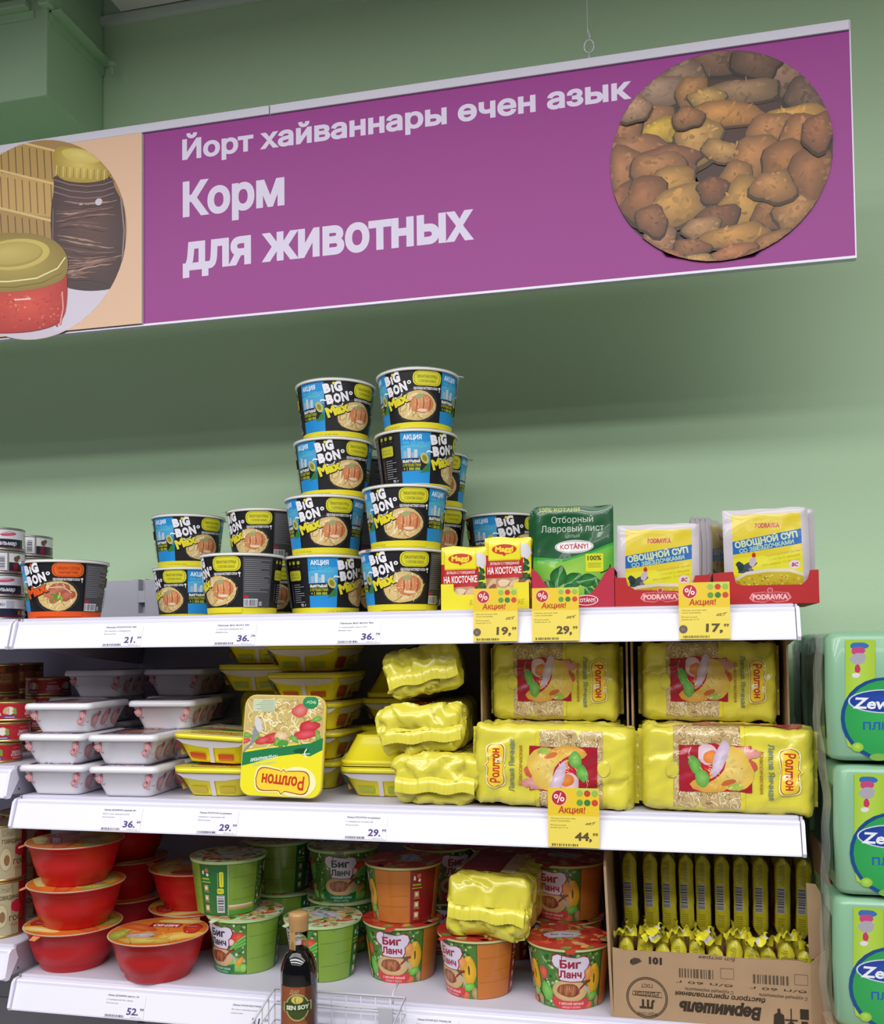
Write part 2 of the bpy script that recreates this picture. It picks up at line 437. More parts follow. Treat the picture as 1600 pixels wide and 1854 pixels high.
LILAC = '#d9cee8'
A = Art()
A.rect(xsm+0.0008, zb, xs1, zt-0.0165, '#922c86')
def line_text(t, p0, p1, cap, **k):
    (x0, z0), (x1, z1) = SP(*p0), SP(*p1); px, py = p0
    hh = SP(px, py-cap)[1]-z0
    A.text(t, x0, (z0+z1)/2, hh, LILAC, width=x1-x0, res=3, **k)
line_text('Йорт хайваннары өчен азык', (330, 292), (1143, 173), 34, bold=0.035)
line_text('Корм', (331, 389), (515, 370), 58, bold=0.04)
line_text('для животных', (331, 486), (858, 432), 60, bold=0.04)
# photograph of pet biscuits, printed in a disc
cx, cz = SP(1301, 283); R0 = SP(1508, 270)[0]-cx
circ = ell(cx, cz, R0, R0, 64)
A.poly(circ, '#3c2420', (cx, cz), '#472a22'); A.clip = ell(cx, cz, R0*0.999, R0*0.999, 48)
rnd = random.Random(5)
kib = [(1300,105,60,30,0,'#8a6650'),(1232,140,50,34,-.3,'#9c7c66'),(1420,135,62,38,.4,'#9a765c'),(1370,110,50,28,.3,'#7d5a46'),
(1190,165,52,30,-.1,'#b39078'),(1465,175,46,36,.5,'#7c5b4a'),(1345,165,60,24,.1,'#a8825e'),(1250,165,26,30,.2,'#c08a52'),(1280,180,34,20,.4,'#d0a45c'),
(1165,215,55,26,.1,'#c28a5c'),(1310,208,78,22,.04,'#d4924e'),(1440,210,55,20,.05,'#d9a24e'),(1195,240,52,26,-.2,'#e0b440'),(1130,240,36,40,.2,'#b87c54'),
(1150,275,60,34,.1,'#b67a52'),(1395,240,46,34,.3,'#c08450'),(1455,250,48,40,-.3,'#bd7e4c'),(1262,255,46,42,.35,'#d3a05a'),(1215,290,60,24,.15,'#a86c48'),
(1310,275,40,20,.5,'#cc9a58'),(1130,320,44,52,-.2,'#b5794e'),(1190,305,46,32,.1,'#c08452'),(1365,290,44,46,.3,'#c2854e'),(1430,300,50,44,.1,'#b0743f'),
(1470,320,42,50,.2,'#a86e42'),(1335,325,30,34,.2,'#b98148'),(1215,335,54,28,-.1,'#cf984e'),(1120,375,42,46,.4,'#9c623e'),(1170,365,48,40,.2,'#a76b42'),
(1222,375,62,34,-.1,'#d09a50'),(1290,345,30,22,.2,'#8f5a38'),(1345,375,48,46,.5,'#cf9a4c'),(1300,395,34,26,.2,'#8c5836'),(1405,385,40,36,.2,'#a87042'),
(1450,390,48,36,-.3,'#c08a50'),(1270,415,36,20,.1,'#c29060'),(1330,430,64,22,-.15,'#cc9448'),(1192,440,34,28,.1,'#bb8560'),(1250,450,30,18,.1,'#a36a44'),
(1400,445,46,24,-.4,'#b57c48'),(1325,465,40,22,-.1,'#c27a4c'),(1210,470,30,18,.2,'#c07850'),(1265,475,32,14,0,'#d0a060'),(1370,470,30,18,.2,'#9c6238'),
(1180,400,30,26,.3,'#a06844'),(1245,215,30,18,.3,'#b27a4c'),(1480,240,30,30,.3,'#a96b44'),(1150,200,30,22,.2,'#c89a78'),(1400,340,36,30,.4,'#c48a4e')]
mpx = R0/207
for (px, py, rx, ry, an, c) in kib:
    x, z = SP(px, py); rx *= mpx*1.05; ry *= mpx*1.12; an = -an
    c0 = lin(c); c0 = tuple(v*.78 for v in c0); dk = tuple(v*0.13 for v in c0); md = tuple(v*0.42 for v in c0); hi = tuple(min(1, v*1.3) for v in c0)
    st = rnd.getstate(); A.poly(blobpts(x, z-ry*0.12, rx*1.08, ry*1.10, an, rnd, 20, .26), dk)
    rnd.setstate(st); A.poly(blobpts(x, z, rx, ry, an, rnd, 20, .26), md, (x-rx*.15, z+ry*.35), hi)
    for _ in range(22):
        q, a = sqrt(rnd.random())*0.8, rnd.uniform(0, 6.28); s_ = rnd.uniform(.6, 1.15)+.35*q*sin(a)
        A.poly(blobpts(x+rx*q*cos(a), z+ry*q*sin(a), rx*rnd.uniform(.04, .17), ry*rnd.uniform(.04, .15), rnd.uniform(0, 3), rnd, 8, .4), tuple(min(1, v*s_*.9) for v in c0), hold=_ % 4 != 0)
A.clip = None
# cream panel with the jar photograph
A.rect(xs0, zb, xsm-0.0008, zt-0.0165, '#dcb598')
cx, cz = SP(68, 436); R1 = SP(232, 430)[0]-cx
A.poly(ell(cx, cz, R1, R1, 64), '#a07c48', (cx+R1*.2, cz-R1*.3), '#b58f50'); A.clip = ell(cx, cz, R1*.999, R1*.999, 48)
def PP(lst): return [SP(*p) for p in lst]
A.poly(PP([(-110, 560), (240, 545), (240, 640), (-110, 640)]), '#c8bccb'); A.poly(PP([(100, 520), (235, 500), (235, 600), (100, 600)]), '#cfc5d6')
for (ya, yb, c, c2) in ((262, 322, '#b08c4a', '#6b4f26'), (322, 386, '#c09a58', '#7c5c30'), (390, 440, '#a9854a', '#6a4d28')):
    A.poly(PP([(-110, ya-30), (110, ya+14), (110, yb+10), (-110, yb-10)]), c)
    A.line(PP([(-110, ya-28), (0, ya-12), (105, ya+14)]), 0.004, '#d9b878')
    for k in range(16): A.line(PP([(-100+k*13, ya-16+k*2), (-97+k*13, yb-16+k*1.4)]), 0.0022, c2)
def el(px, py, rx, ry, c, c2=None, ang=0.0, a0=0.0, a1=2*pi, dx=0, dy=0):
    x, z = SP(px, py); A.poly(ell(x, z, rx*mpx, ry*mpx, 32, ang, a0, a1), c, (x+dx*mpx, z+dy*mpx) if c2 else None, c2)
def curve_poly(pts, c, ctr=None, c2=None):           # closed outline smoothed by corner cutting
    for _ in range(2):
        q = []
        for i in range(len(pts)):
            (ax, ay), (bx, by) = pts[i], pts[(i+1) % len(pts)]; q += [(ax*.75+bx*.25, ay*.75+by*.25), (ax*.25+bx*.75, ay*.25+by*.75)]
        pts = q
    A.poly(PP(pts), c, SP(*ctr) if ctr else None, c2)
curve_poly([(98, 312), (206, 318), (208, 340), (228, 372), (230, 430), (226, 500), (214, 524), (160, 530), (110, 520), (97, 470), (94, 380), (102, 345)], '#3a2626', (160, 400), '#65443e')
for k in range(34):
    y0_ = 362+k*4.7; r2 = random.Random(k); xa_ = 98+r2.uniform(0, 25); ln_ = r2.uniform(50, 110); xs_ = [xa_+ln_*i/9 for i in range(10)]
    A.line(PP([(min(x, 224), y0_+9*sin((x-95)/42+.3*k)+r2.uniform(-1, 1)) for x in xs_]), [.0005+.0035*sin(pi*(i+.5)/10)*r2.random() for i in range(10)], r2.choice(['#8a6258', '#5b3b38', '#9c7264', '#3c2626', '#70504a', '#a88474']))
A.line(PP([(222, 360), (228, 420), (223, 500)]), .0035, '#8c7478'); A.line(PP([(100, 380), (99, 440), (103, 500)]), .002, '#80646a')
for yy in (334, 345, 356): A.line(PP([(101, yy-6), (130, yy+3), (160, yy+6), (190, yy+3), (210, yy-4)]), .0022, '#86696c')
el(182, 368, 9, 8, '#cdc2cf'); el(150, 372, 5, 3, '#a8989c')
curve_poly([(100, 276), (112, 266), (160, 272), (200, 292), (206, 322), (180, 333), (140, 334), (108, 326), (101, 300)], '#a88c2c', (150, 300), '#d8c060')
curve_poly([(108, 274), (150, 270), (192, 292), (170, 300), (130, 296)], '#cdb556', (150, 282), '#dcc874')
for k in range(16): A.line(PP([(106+k*6.2, 302+k*.5+2*sin(k*.2)), (105+k*6.2, 322+k*.5)]), .0014, '#8b7224' if k % 2 else '#e5d27e')
curve_poly([(-60, 505), (124, 480), (126, 540), (118, 585), (70, 602), (0, 606), (-60, 600)], '#a8201a', (60, 555), '#d6483a')
for k in range(90):
    p = SP(rnd.uniform(-10, 116), rnd.uniform(534, 595)); A.poly(blobpts(p[0], p[1], rnd.uniform(.001, .004), rnd.uniform(.001, .003), 0, rnd, 7), rnd.choice(['#d8584a', '#a01c18', '#c93a30', '#e27462', '#b82c24']), hold=k % 9 != 0)
A.line(PP([(116, 530), (118, 560), (112, 590)]), .003, '#e8948a'); A.line(PP([(30, 545), (60, 543)]), .003, '#f0c8c0')
curve_poly([(-60, 432), (20, 422), (90, 428), (126, 458), (127, 498), (108, 516), (50, 530), (-60, 534)], '#8a742c', (40, 480), '#b09a48')
el(30, 463, 92, 36, '#c4ae54', '#d6c470', -.03, dx=20, dy=8); el(26, 463, 80, 29, '#a48e3e', None, -.03); el(26, 461, 76, 26, '#b29c48', '#c6b25e', -.03, dx=-20, dy=6)
A.line(PP([(-40, 512), (20, 512), (70, 506), (108, 488), (122, 468)]), .0024, '#efe6a8'); A.line(PP([(-40, 522), (30, 522), (80, 514), (116, 496)]), .0016, '#6c5a20')
A.clip = None
A.build('sign_print', (lambda u, v: (Vector((u-sl.x, -0.0002, v-sl.z)), Vector((0, -1, 0)))), mat('sign_vinyl', 'attr', 0.38, spec=0.4), sign, eps=1.2e-5)

# ------------------------------------------------------------------ shelving
PITCH = 0.316567; BW = 1.33; SZ = 0.004
SHELFM = mat('shelf_enamel', '#c8c5d6', 0.42, spec=0.35); RAILM = mat('rail_plastic', '#ebe9fb', 0.3, spec=0.5); STEELM = mat('bracket_steel', '#a9a4b4', 0.4, metal=0.2)
PANELM = mat('back_panel_enamel', '#b4b3c0', 0.5)
YB = 0.42
def rail_pt(v): return (-0.003-0.016*v/0.045, -0.006-v)      # v metres down the price rail -> (Y, Z)
def shelf(X0, X1, z, label):
    r = empty('shelf', ((X0+X1)/2, 0.2, z), label, 'shelf', 'white metal shop shelves')
    l = r.location
    loc_box(r, 'shelf_board', X0+0.005, X1-0.005, 0.006, YB-0.004, z-0.024, z+SZ, SHELFM, 0.003, False)
    prof = [(-0.003, -0.002), (0.008, -0.002), (0.008, -0.010), (0.002, -0.014), (-0.012, -0.0505), (-0.0195, -0.0505), (-0.0195, -0.048), (-0.006, -0.0085), (-0.006, -0.004)]
    prism('price_rail', prof, X1-X0-0.012, RAILM, r, lambda u, v, h: (X0+0.006+h-l.x, u-l.y, v))
    for xx, sg in ((X0, 1), (X1, -1)):
        cap = [(0.004, 0.0), (-0.006, -0.001), (-0.012, -0.006), (-0.0235, -0.046), (-0.020, -0.0515), (-0.012, -0.0515), (0.012, -0.02)]
        prism('rail_end_cap', cap, 0.005*sg, RAILM, r, lambda u, v, h: (xx+h-l.x, u-l.y, v))
        br = [(0.008, SZ-0.001), (YB-0.004, SZ-0.001), (YB-0.004, -0.085), (0.30, -0.075), (0.02, -0.048), (-0.008, -0.045)]
        b = prism('side_bracket', br, 0.0035*sg, STEELM, r, lambda u, v, h: (xx+0.0008*sg+h-l.x, u-l.y, v))
        if sg < 0:
            for (yy, zz) in ((0.05, -0.012), (0.012, -0.038)):
                lathe('rivet', [(0.0022, 0), (0.0015, 0.0008)], 8, mat('rivet_dark', '#4a4650', 0.4, metal=0.6), b).matrix_local = Matrix.Translation((xx-0.0008-l.x, yy-l.y, zz)) @ Matrix.Rotation(pi/2, 4, 'Y')
    return r
shelf(0, BW, 0, 'topmost full-width white shelf under the stacked black noodle cups')
shelf(0, BW, -PITCH, 'middle full-width white shelf carrying white trays and yellow noodle bags')
shelf(0, BW, -2*PITCH, 'lowest visible full-width white shelf carrying red bowls and green noodle cups')
shelf(-1.0, -0.004, 0, 'white shelf end at far left under the squid cans')
shelf(-1.0, -0.004, -PITCH+0.052, 'white shelf end at far left under the red appetizer cans')
shelf(-1.0, -0.004, -2*PITCH+0.05, 'white shelf end at far left under the golden stew cans')
fr = empty('shelving_frame', (0.6, YB, -1.6), 'grey back panels and slotted uprights standing against the green wall', 'shelving')
pt = at(225, 1051, YB).z
for i, (a, b) in enumerate(((-1.0, -0.008), (0.008, BW/2), (BW/2, BW-0.005))):
    for (z0_, z1_) in ((-0.2, pt), (-0.52, -0.201), (-0.84, -0.521), (-1.2, -0.841), (-1.6, -1.201)):
        loc_box(fr, 'back_panel', a+0.001, b-0.001, YB, YB+0.012, z0_, z1_, PANELM, 0.001)
for xx in (0.0, BW):
    bm = bmesh.new(); l = fr.location
    add_box(bm, xx-0.022-l.x, xx-0.008-l.x, 0.001, 0.032, 0.0, 1.6+pt+0.002)
    add_box(bm, xx+0.008-l.x, xx+0.010-l.x, 0.001, 0.032, 0.0, 1.6+pt+0.002)
    add_box(bm, xx-0.008-l.x, xx+0.008-l.x, 0.020, 0.032, 0.0, 1.6+pt+0.002)
    for k in range(36):
        z = 1.6+pt-0.036-k*0.05; add_box(bm, xx-0.008-l.x, xx+0.008-l.x, 0.0005, 0.020, z-0.014, z+0.012)
    from_bm('upright', bm, PANELM, fr)
# ------------------------------------------------------------------ noodle cups (stacked, topmost shelf)
WPAP = mat('cup_paper', '#e9e6e4', 0.45); FOIL = mat('foil_lid', '#cfcdd2', 0.3, metal=0.5)
CRT, CRB, CH = 0.0715, 0.0590, 0.1045; CRM = 0.0655; DG = CRM*pi/180
def food(A, cx, cy, rx, ry, rnd, style='chicken', n=60):
    """printed bowl of noodles"""
    A.poly(ell(cx, cy, rx*1.10, ry*1.12, 26, .1), '#3a3a3e'); A.poly(ell(cx, cy, rx*1.06, ry*1.05, 26, .1), '#16161a')
    A.poly(blobpts(cx, cy, rx, ry, .1, rnd, 20, .06), '#d8b878', (cx, cy+ry*.3), '#ecd9a6')
    for k in range(n):
        a, q = rnd.uniform(0, 6.28), sqrt(rnd.random())*.8; x, y = cx+rx*q*cos(a), cy+ry*q*sin(a); t = rnd.uniform(0, 3.1); l = rx*rnd.uniform(.15, .3); b = rnd.uniform(-.5, .5)
        A.line([(x+l*(s-1)*cos(t)+b*l*(1-(s-1)**2)*sin(t), y+l*(s-1)*sin(t)-b*l*(1-(s-1)**2)*cos(t)) for s in (0, .5, 1, 1.5, 2)], 0.0011, rnd.choice(['#f4e6b4', '#c49a58', '#e8d08a', '#fdf4d0', '#a87a40']), hold=k % 6 != 0)
    if style == 'chicken':
        A.poly(blobpts(cx+rx*.25, cy+ry*.12, rx*.62, ry*.62, .05, rnd, 18, .08), '#c9784a', (cx+rx*.2, cy+ry*.4), '#e9b083')
        for k in range(6):
            x = cx-rx*.2+k*rx*.17; A.line([(x, cy-ry*.35), (x+rx*.06, cy+ry*.1), (x+rx*.04, cy+ry*.55)], [.0012, .0028, .001], '#b5542e' if k % 2 else '#d88a5c')
        A.poly(blobpts(cx+rx*.3, cy-ry*.3, rx*.3, ry*.1, 0, rnd, 10), '#f3d3b4'); A.poly(blobpts(cx+rx*.15, cy+ry*.6, rx*.25, ry*.14, .2, rnd, 10, .3), '#a3aa74')
    else:
        for (dx, dy, sx, sy, c) in ((.1, .45, .6, .35, '#a4503a'), (-.2, .1, .4, .3, '#c2684c'), (.5, 0, .4, .35, '#b0452e'), (-.1, -.25, .3, .25, '#b86048')):
            A.poly(blobpts(cx+rx*dx, cy+ry*dy, rx*sx, ry*sy, .2, rnd, 14, .2), c, (cx+rx*dx, cy+ry*(dy+.1)), '#c98066')
        A.line([(cx-rx*.3, cy+ry*.55), (cx+rx*.3, cy+ry*.6), (cx+rx*.7, cy+ry*.2)], .0014, '#efd9c4')
        for k in range(9): A.poly(blobpts(cx+rx*rnd.uniform(-.25, .3), cy+ry*rnd.uniform(-.35, .2), rx*.14, ry*.08, rnd.uniform(0, 3), rnd, 8), rnd.choice(['#8ab83a', '#5d8f2a', '#a9cc60']))
def cup_label(acc, style, hot, seed):
    A = Art(); rnd = random.Random(seed); P = lambda d: d*DG; BK = '#17151a'; H = CH
    A.rect(P(-180), 0.010, P(180), H-.0035, BK); A.rect(P(-180), 0, P(180), 0.0125, acc)
    for d0 in (-90, 45):                              # blue prize panels
        A.rect(P(d0), .0125, P(d0+45), H-.0035, '#1f8fd6'); A.poly([(P(d0), .055), (P(d0+45), .062), (P(d0+45), H-.02), (P(d0), H-.028)], '#4ea9dc')
        A.text('АКЦИЯ', P(d0+4), H-.017, .008, '#eef4fa', width=P(27), bold=.03)
        A.text('ЕШЬ БИГБОН', P(d0+4), H-.0245, .0045, '#62c8d8', width=P(30), bold=.02); A.text('ЗАГРАНИЦЕЙ', P(d0+4), H-.0305, .004, '#62c8d8', width=P(34), bold=.02)
        for k, (xx, hh) in enumerate(((4, .012), (10, .017), (16, .009), (20, .014))): A.rect(P(d0+xx), .056, P(d0+xx+5), .056+hh, '#c9d3dc' if k % 2 else '#9eb4c6')
        A.poly([(P(d0), .0335), (P(d0+40), .035), (P(d0+40), .056), (P(d0), .0545)], '#17161a')
        A.text('ВЫИГРЫВАЙ', P(d0+2), .0480, .0046, '#f2f2f2', width=P(27), bold=.04)
        A.text('3 ПУТЕШЕСТВИЯ', P(d0+2), .0415, .0045, '#b9bf2a', width=P(28), bold=.03); A.text('+ 1 000 000', P(d0+3), .0350, .0048, '#b9bf2a', width=P(26), bold=.04)
        A.poly([(P(d0+29), .030), (P(d0+44), .033), (P(d0+44), .046), (P(d0+38), .043)], '#2f7d3a'); A.poly(ell(P(d0+36), .0555, P(6), .010, 16, .5), '#c9c06a'); A.poly(ell(P(d0+36), .0555, P(3.4), .006, 14, .5), '#8a8a2c')
    for d0 in (-45, 90):                              # two fronts
        food(A, P(d0+51), .0405, P(30), .0265, rnd, style)
        A.rect(P(d0+14), 0.003, P(d0+89), 0.0125, acc)
        A.poly(rr(P(d0+46), H-.030, P(d0+88), H-.005, .0095), hot); A.poly(rr(P(d0+48), H-.0285, P(d0+86), H-.0065, .0085), BK if style != 'chicken' else '#55520e'); A.poly(rr(P(d0+48.6), H-.028, P(d0+85.4), H-.007, .0082), hot)
        tx = ('ПИКАНТНАЯ КУРИЦА', 'С СОУСОМ САЛЬСА') if style == 'chicken' else ('ГОВЯДИНА С СОУСОМ', 'ТОМАТНЫЙ ГУЛЯШ')
        dk = '#6d6a12' if style == 'chicken' else '#8c2f10'
        A.text(tx[0], P(d0+67), H-.0170, .0052, dk, width=P(30), bold=.02, al='c'); A.text(tx[1], P(d0+67), H-.0245, .0044, dk, width=P(26), bold=.02, al='c')
        A.text('ЕЩЕ БОЛЬШЕ НАСТОЯЩЕГО СОУСА!', P(d0+47), H-.0365, .0040, '#e8e6ea', width=P(36), bold=.04)
        A.line([(P(d0+86), H-.032), (P(d0+86.5), H-.040)], .0012, '#e8e6ea'); A.poly(ell(P(d0+86), H-.0335, .0022, .002, 8), '#e8e6ea')
        LG = '#f1eef6'                                # curly lettering
        A.line([(P(d0-6.5), .0645), (P(d0-4.5), .0675), (P(d0-.5), .067), (P(d0+3), .066)], [.002, .003, .003, .002], LG)
        A.text('B', P(d0+.5), .0795, .0150, LG, width=.0125, ang=.20, bold=.075); A.text('i', P(d0+12.5), .0808, .0135, LG, width=.0038, ang=.20, bold=.07); A.text('G', P(d0+16.5), .0820, .0165, LG, width=.0135, ang=.20, bold=.07)
        A.poly(ell(P(d0+14.8), .0962, .0024, .0026, 10), acc)
        A.text('B', P(d0+4.5), .0600, .0150, LG, width=.0125, ang=.20, bold=.075); A.text('O', P(d0+16), .0620, .0150, LG, width=.0125, ang=.22, bold=.07); A.text('N', P(d0+27.5), .0655, .0150, LG, width=.0125, ang=.24, bold=.075)
        A.poly(ell(P(d0+40.5), .0805, .0034, .0034, 12), LG); A.poly(ell(P(d0+40.5), .0805, .0013, .0013, 8), BK)
        A.line([(P(d0+12), .0610), (P(d0+15), .0565), (P(d0+21), .0545), (P(d0+27), .0575), (P(d0+29), .0625)], [.001, .003, .0036, .003, .001], LG)
        c = acc; A.text('Max', P(d0+4.8), .0350, .0185, BK, width=.0445, ang=.33, bold=.085); A.text('Max', P(d0+5), .0360, .0170, c, width=.0425, ang=.33, bold=.055)
    # grey recipe panel with bar code
    A.rect(P(180), .0125, P(180), .0125, BK)
    for d0 in (-180,):
        A.rect(P(d0+1), .0130, P(d0+46), H-.006, '#4a494e')
        for k in range(17): A.rect(P(d0+3), H-.0115-k*.0034, P(d0+3+rnd.choice([38, 40, 30, 41, 24])), H-.0100-k*.0034, '#7d7c82', hold=k > 0)
        A.rect(P(d0+2), .0285, P(d0+9), .0325, '#c4202c'); A.barcode(P(d0+2), .0135, P(d0+24), .0270, n=20, seed=seed); A.rect(P(d0+26), .015, P(d0+31), .0225, '#a9a8ae')
    d0 = -130                                         # small stamp panel
    for k in range(3):
        A.poly(ell(P(d0+6+k*9.5), H-.0125, .0036, .0036, 6), '#a3a32a'); A.poly(ell(P(d0+6+k*9.5), H-.0195, .0024, .0014, 8), '#3f3e2c')
    A.poly(rr(P(d0+3), H-.044, P(d0+28), H-.026, .003), '#a3a32a'); A.poly(rr(P(d0+4), H-.043, P(d0+27), H-.027, .0025), '#c3c030')
    A.text('РАБОТАЕТ', P(d0+15.5), H-.0345, .003, '#6d6a12', width=P(18), al='c'); A.text('РЕСПИРАТОР', P(d0+15.5), H-.040, .003, '#6d6a12', width=P(18), al='c')
    for k in range(9): A.rect(P(d0+12), H-.052-k*.0038, P(d0+12+rnd.choice([16, 20, 13])), H-.0507-k*.0038, '#8c8b92', hold=k > 0)
    A.line([(P(d0+7), H-.051), (P(d0+7), H-.082)], .0006, '#8c8b92')
    A.text('95 г', P(d0+24), .0150, .0050, '#c9c8ce', bold=.02)
    A.text('11 01 18 08 2018', P(-60), .0050, .0022, '#7d7a20' if style == 'chicken' else '#a4481a', width=P(36))
    return A
def make_cup(name, A, m=PAPER):
    t = empty(name, (0, 0, 0), 'x', 'noodle cup')
    lathe('cup_body', [(CRB-.0022, .0035), (CRB-.0016, 0), (CRB-.0008, 0.0), (CRT-.0010, CH-.002)], 56, WPAP, t)
    A.build('printed_sleeve', cone_map(CRB, CRT, CH, CRM), m, t, cu=0.0055, off=2e-4, eps=1.6e-5)
    pr = [(CRT-.002, CH-.003), (CRT+.0022, CH-.0042), (CRT+.0036, CH-.0026), (CRT+.0036, CH-.0006), (CRT+.002, CH+.0008), (CRT-.003, CH+.0008)]
    lathe('rim', pr, 56, WPAP, t, cap0=False, cap1=False)
    ld = lathe('lid', [(CRT+.003, CH+.0009), (CRT+.0034, CH+.0013), (CRT-.004, CH+.0014)], 56, FOIL, t)
    mesh_from('pull_tab', [(CRT-.001, -.009, CH+.0012), (CRT+.012, -.005, CH-.001), (CRT+.012, .005, CH-.001), (CRT-.001, .009, CH+.0012),
                           (CRT-.001, -.009, CH+.0008), (CRT+.012, -.005, CH-.0014), (CRT+.012, .005, CH-.0014), (CRT-.001, .009, CH+.0008)],
              [(0, 1, 2, 3), (7, 6, 5, 4), (0, 4, 5, 1), (1, 5, 6, 2), (2, 6, 7, 3)], FOIL, ld)
    return t
YEL = '#e6d92a'
black_cup = Stock(make_cup('noodle_cup', cup_label(YEL, 'chicken', '#dcd62c', 3)))
GC = 'black and yellow noodle cups on the topmost shelf'
HS = CH+.0018
def colx(px, Y, z): return at(px, 1100-(z+0.056)/1.6*1740, Y).x
def cupat(px, Y, lev, psi, label, stock=None, grp=GC, tab=None):
    z = SZ+lev*HS; x = colx(px, Y, z+.09); c = (stock or black_cup).put((x, Y, z), facing(x, Y, psi), label, grp); return c
cupat(588, .150, 0, -64, 'bottom cup of the left noodle tower, blue prize panel facing out')
cupat(727, .088, 0, 139, 'bottom cup of the right front noodle stack, beside the yellow seasoning box')
cupat(588, .150, 1, 0, 'second-level noodle cup of the left tower, logo facing forward')
cupat(733, .088, 1, 10, 'second-level noodle cup on right front stack, whole noodle picture showing')
cupat(604, .172, 2, -17, 'third-level noodle cup from the bottom in the left tall tower')
cupat(752, .152, 2, -67, 'third-level noodle cup in the right tall tower, blue panel in its middle')
cupat(607, .174, 3, -27, 'topmost noodle cup of the left tall tower')
cupat(755, .150, 3, 8, 'topmost noodle cup of the right tall tower')
cupat(783, .345, 0, 150, 'lowest noodle cup in the rear stack behind the right tower')
cupat(776, .345, 1, 115, 'second noodle cup in the rear stack right of the right tower')
cupat(780, .345, 2, -10, 'upper rear noodle cup peeping out right of the right tower')
cupat(640, .345, 0, 100, 'bottom rear noodle cup in the dark gap between the two towers')
cupat(640, .345, 1, 170, 'middle rear noodle cup in the dark gap between the two towers')
cupat(643, .345, 2, 175, 'highest rear noodle cup in the dark gap between the two towers')
cupat(343, .300, 0, 48, 'lower noodle cup of the leftmost black pair, orange dish and blue panel showing')
cupat(341, .298, 1, -20, 'upper noodle cup of the leftmost black pair, logo in the middle')
cupat(438, .072, 0, 180, 'single front noodle cup with barcode panel, left of the towers')
cupat(476, .270, 0, 120, 'noodle cup hidden behind the front cup with the barcode panel')
cupat(477, .270, 1, 165, 'noodle cup on second level behind the barcode cup, barcode at its right')
lone_ = cupat(910, .342, 0, -35, 'lone noodle cup standing behind and above the yellow seasoning display box'); lone_.location.z = SZ+.0872
orange = Stock(make_cup('noodle_cup', cup_label('#e8581c', 'beef', '#e8621c', 9)))
oc = cupat(118, .078, 0, 153, 'black noodle cup with orange base band, alone beside the squid cans', orange, grp=None)
oc.scale = (1.06, 1.06, 1.0)

# ------------------------------------------------------------------ tins
TIN = mat('tin_metal', '#a8a6a0', 0.32, metal=0.8); GOLD = mat('gold_tin', '#b79a62', 0.32, metal=0.8)
def make_can(name, R, H, A, metal, cat='tin can'):
    t = empty(name, (0, 0, 0), 'x', cat)
    lathe('tin_body', [(R-.003, .0015), (R-.0015, 0), (R, .001), (R, .003), (R-.0012, .0045), (R-.0012, H-.0045), (R, H-.003), (R, H-.001), (R-.0012, H), (R-.0025, H-.002), (R-.006, H-.003)], 40, metal, t)
    A.build('printed_label', cone_map(R-.0012, R-.0012, 1, R), GLOSS, t, cu=0.005, off=1e-4, eps=1.6e-5)
    return t
def squid_art():
    R, H = .049, .043; A = Art(); D = R*pi/180; P = lambda d: d*D
    A.rect(P(-180), .0045, P(180), H-.0045, '#dcdbe3'); A.rect(P(-180), .0045, P(180), .0215, '#23263a'); A.rect(P(-180), .0045, P(180), .0062, '#7a2036')
    for d0 in (0, 170):
        A.text('Кальмар', P(d0-2), .0100, .0078, '#eceaf2', width=P(48), shear=.25, bold=.02)
        A.text('ЖС', P(d0-16), .0100, .0072, '#e0762c', width=P(10), bold=.03)
        A.poly(ell(P(d0+28), .0300, P(18), .0028, 16, .12), '#c23a5c', (P(d0+28), .031), '#dd7089'); A.line([(P(d0+44), .033), (P(d0+30), .0355), (P(d0+16), .0325), (P(d0+10), .029)], .0009, '#a83450')
        A.poly([(P(d0+8), .0295), (P(d0+15), .0272), (P(d0+13), .0312)], '#c23a5c')
    A.rect(P(66), .006, P(108), H-.006, '#e4e3ea')
    for k in range(8): A.rect(P(70), H-.010-k*.0032, P(88), H-.0088-k*.0032, '#8a8996', hold=k > 0)
    A.barcode(P(90), .008, P(104), H-.010, n=16, vert=True); A.rect(P(108), .0045, P(112), H-.0045, '#8e8778')
    A.poly(blobpts(P(132), .0290, P(9), .006, 0, random.Random(2), 10, .5), '#6d5540'); A.rect(P(122), .0065, P(134), .0200, '#7b1f3a'); A.text('185г', P(-60), .026, .0058, '#3c3c4c', width=P(14)); A.rect(P(-44), .022, P(-26), .036, '#b5b4c0')
    return A
squid = Stock(make_can('squid_can', .049, .043, squid_art(), TIN))
GQ = 'squid tins at the far left of the topmost shelf'
def canat(stock, pr, Y, z, psi, label, grp, R):
    """right-hand outline at pixel column pr"""
    e = at(pr, 1100-(z+0.056)/1.8*1740, Y); x = e.x-R/cos(0.62)*1.0; stock.put((x, Y, z), facing(x, Y, psi), label, grp)
for k, (psi, lb) in enumerate(((-62, 'bottom squid tin of the front stack, 185 gram side showing'), (8, 'second squid tin from the bottom in the front stack'), (88, 'third squid tin in the front stack, barcode side showing'), (4, 'top squid tin of the front stack, white squid label'))):
    canat(squid, 46, .075, SZ+k*.0435, psi, lb, GQ, .049)
for k, (psi, lb) in enumerate(((50, 'bottom squid tin of the rear stack, behind the orange cup'), (50, 'second squid tin of the rear stack, behind the orange cup'), (10, 'third squid tin of the rear stack, its squid drawing just above the orange cup'), (92, 'top squid tin of the rear stack, barcode side showing'))):
    canat(squid, 97, .20, SZ+k*.0435, psi, lb, GQ, .049)
for k, lb in ((0, 'lower'), (1, 'upper')): squid.put((at(905, 1000, .342).x, .342, SZ+.0435*k), .5, '%s squid tin hidden behind the yellow seasoning box' % lb, GQ)
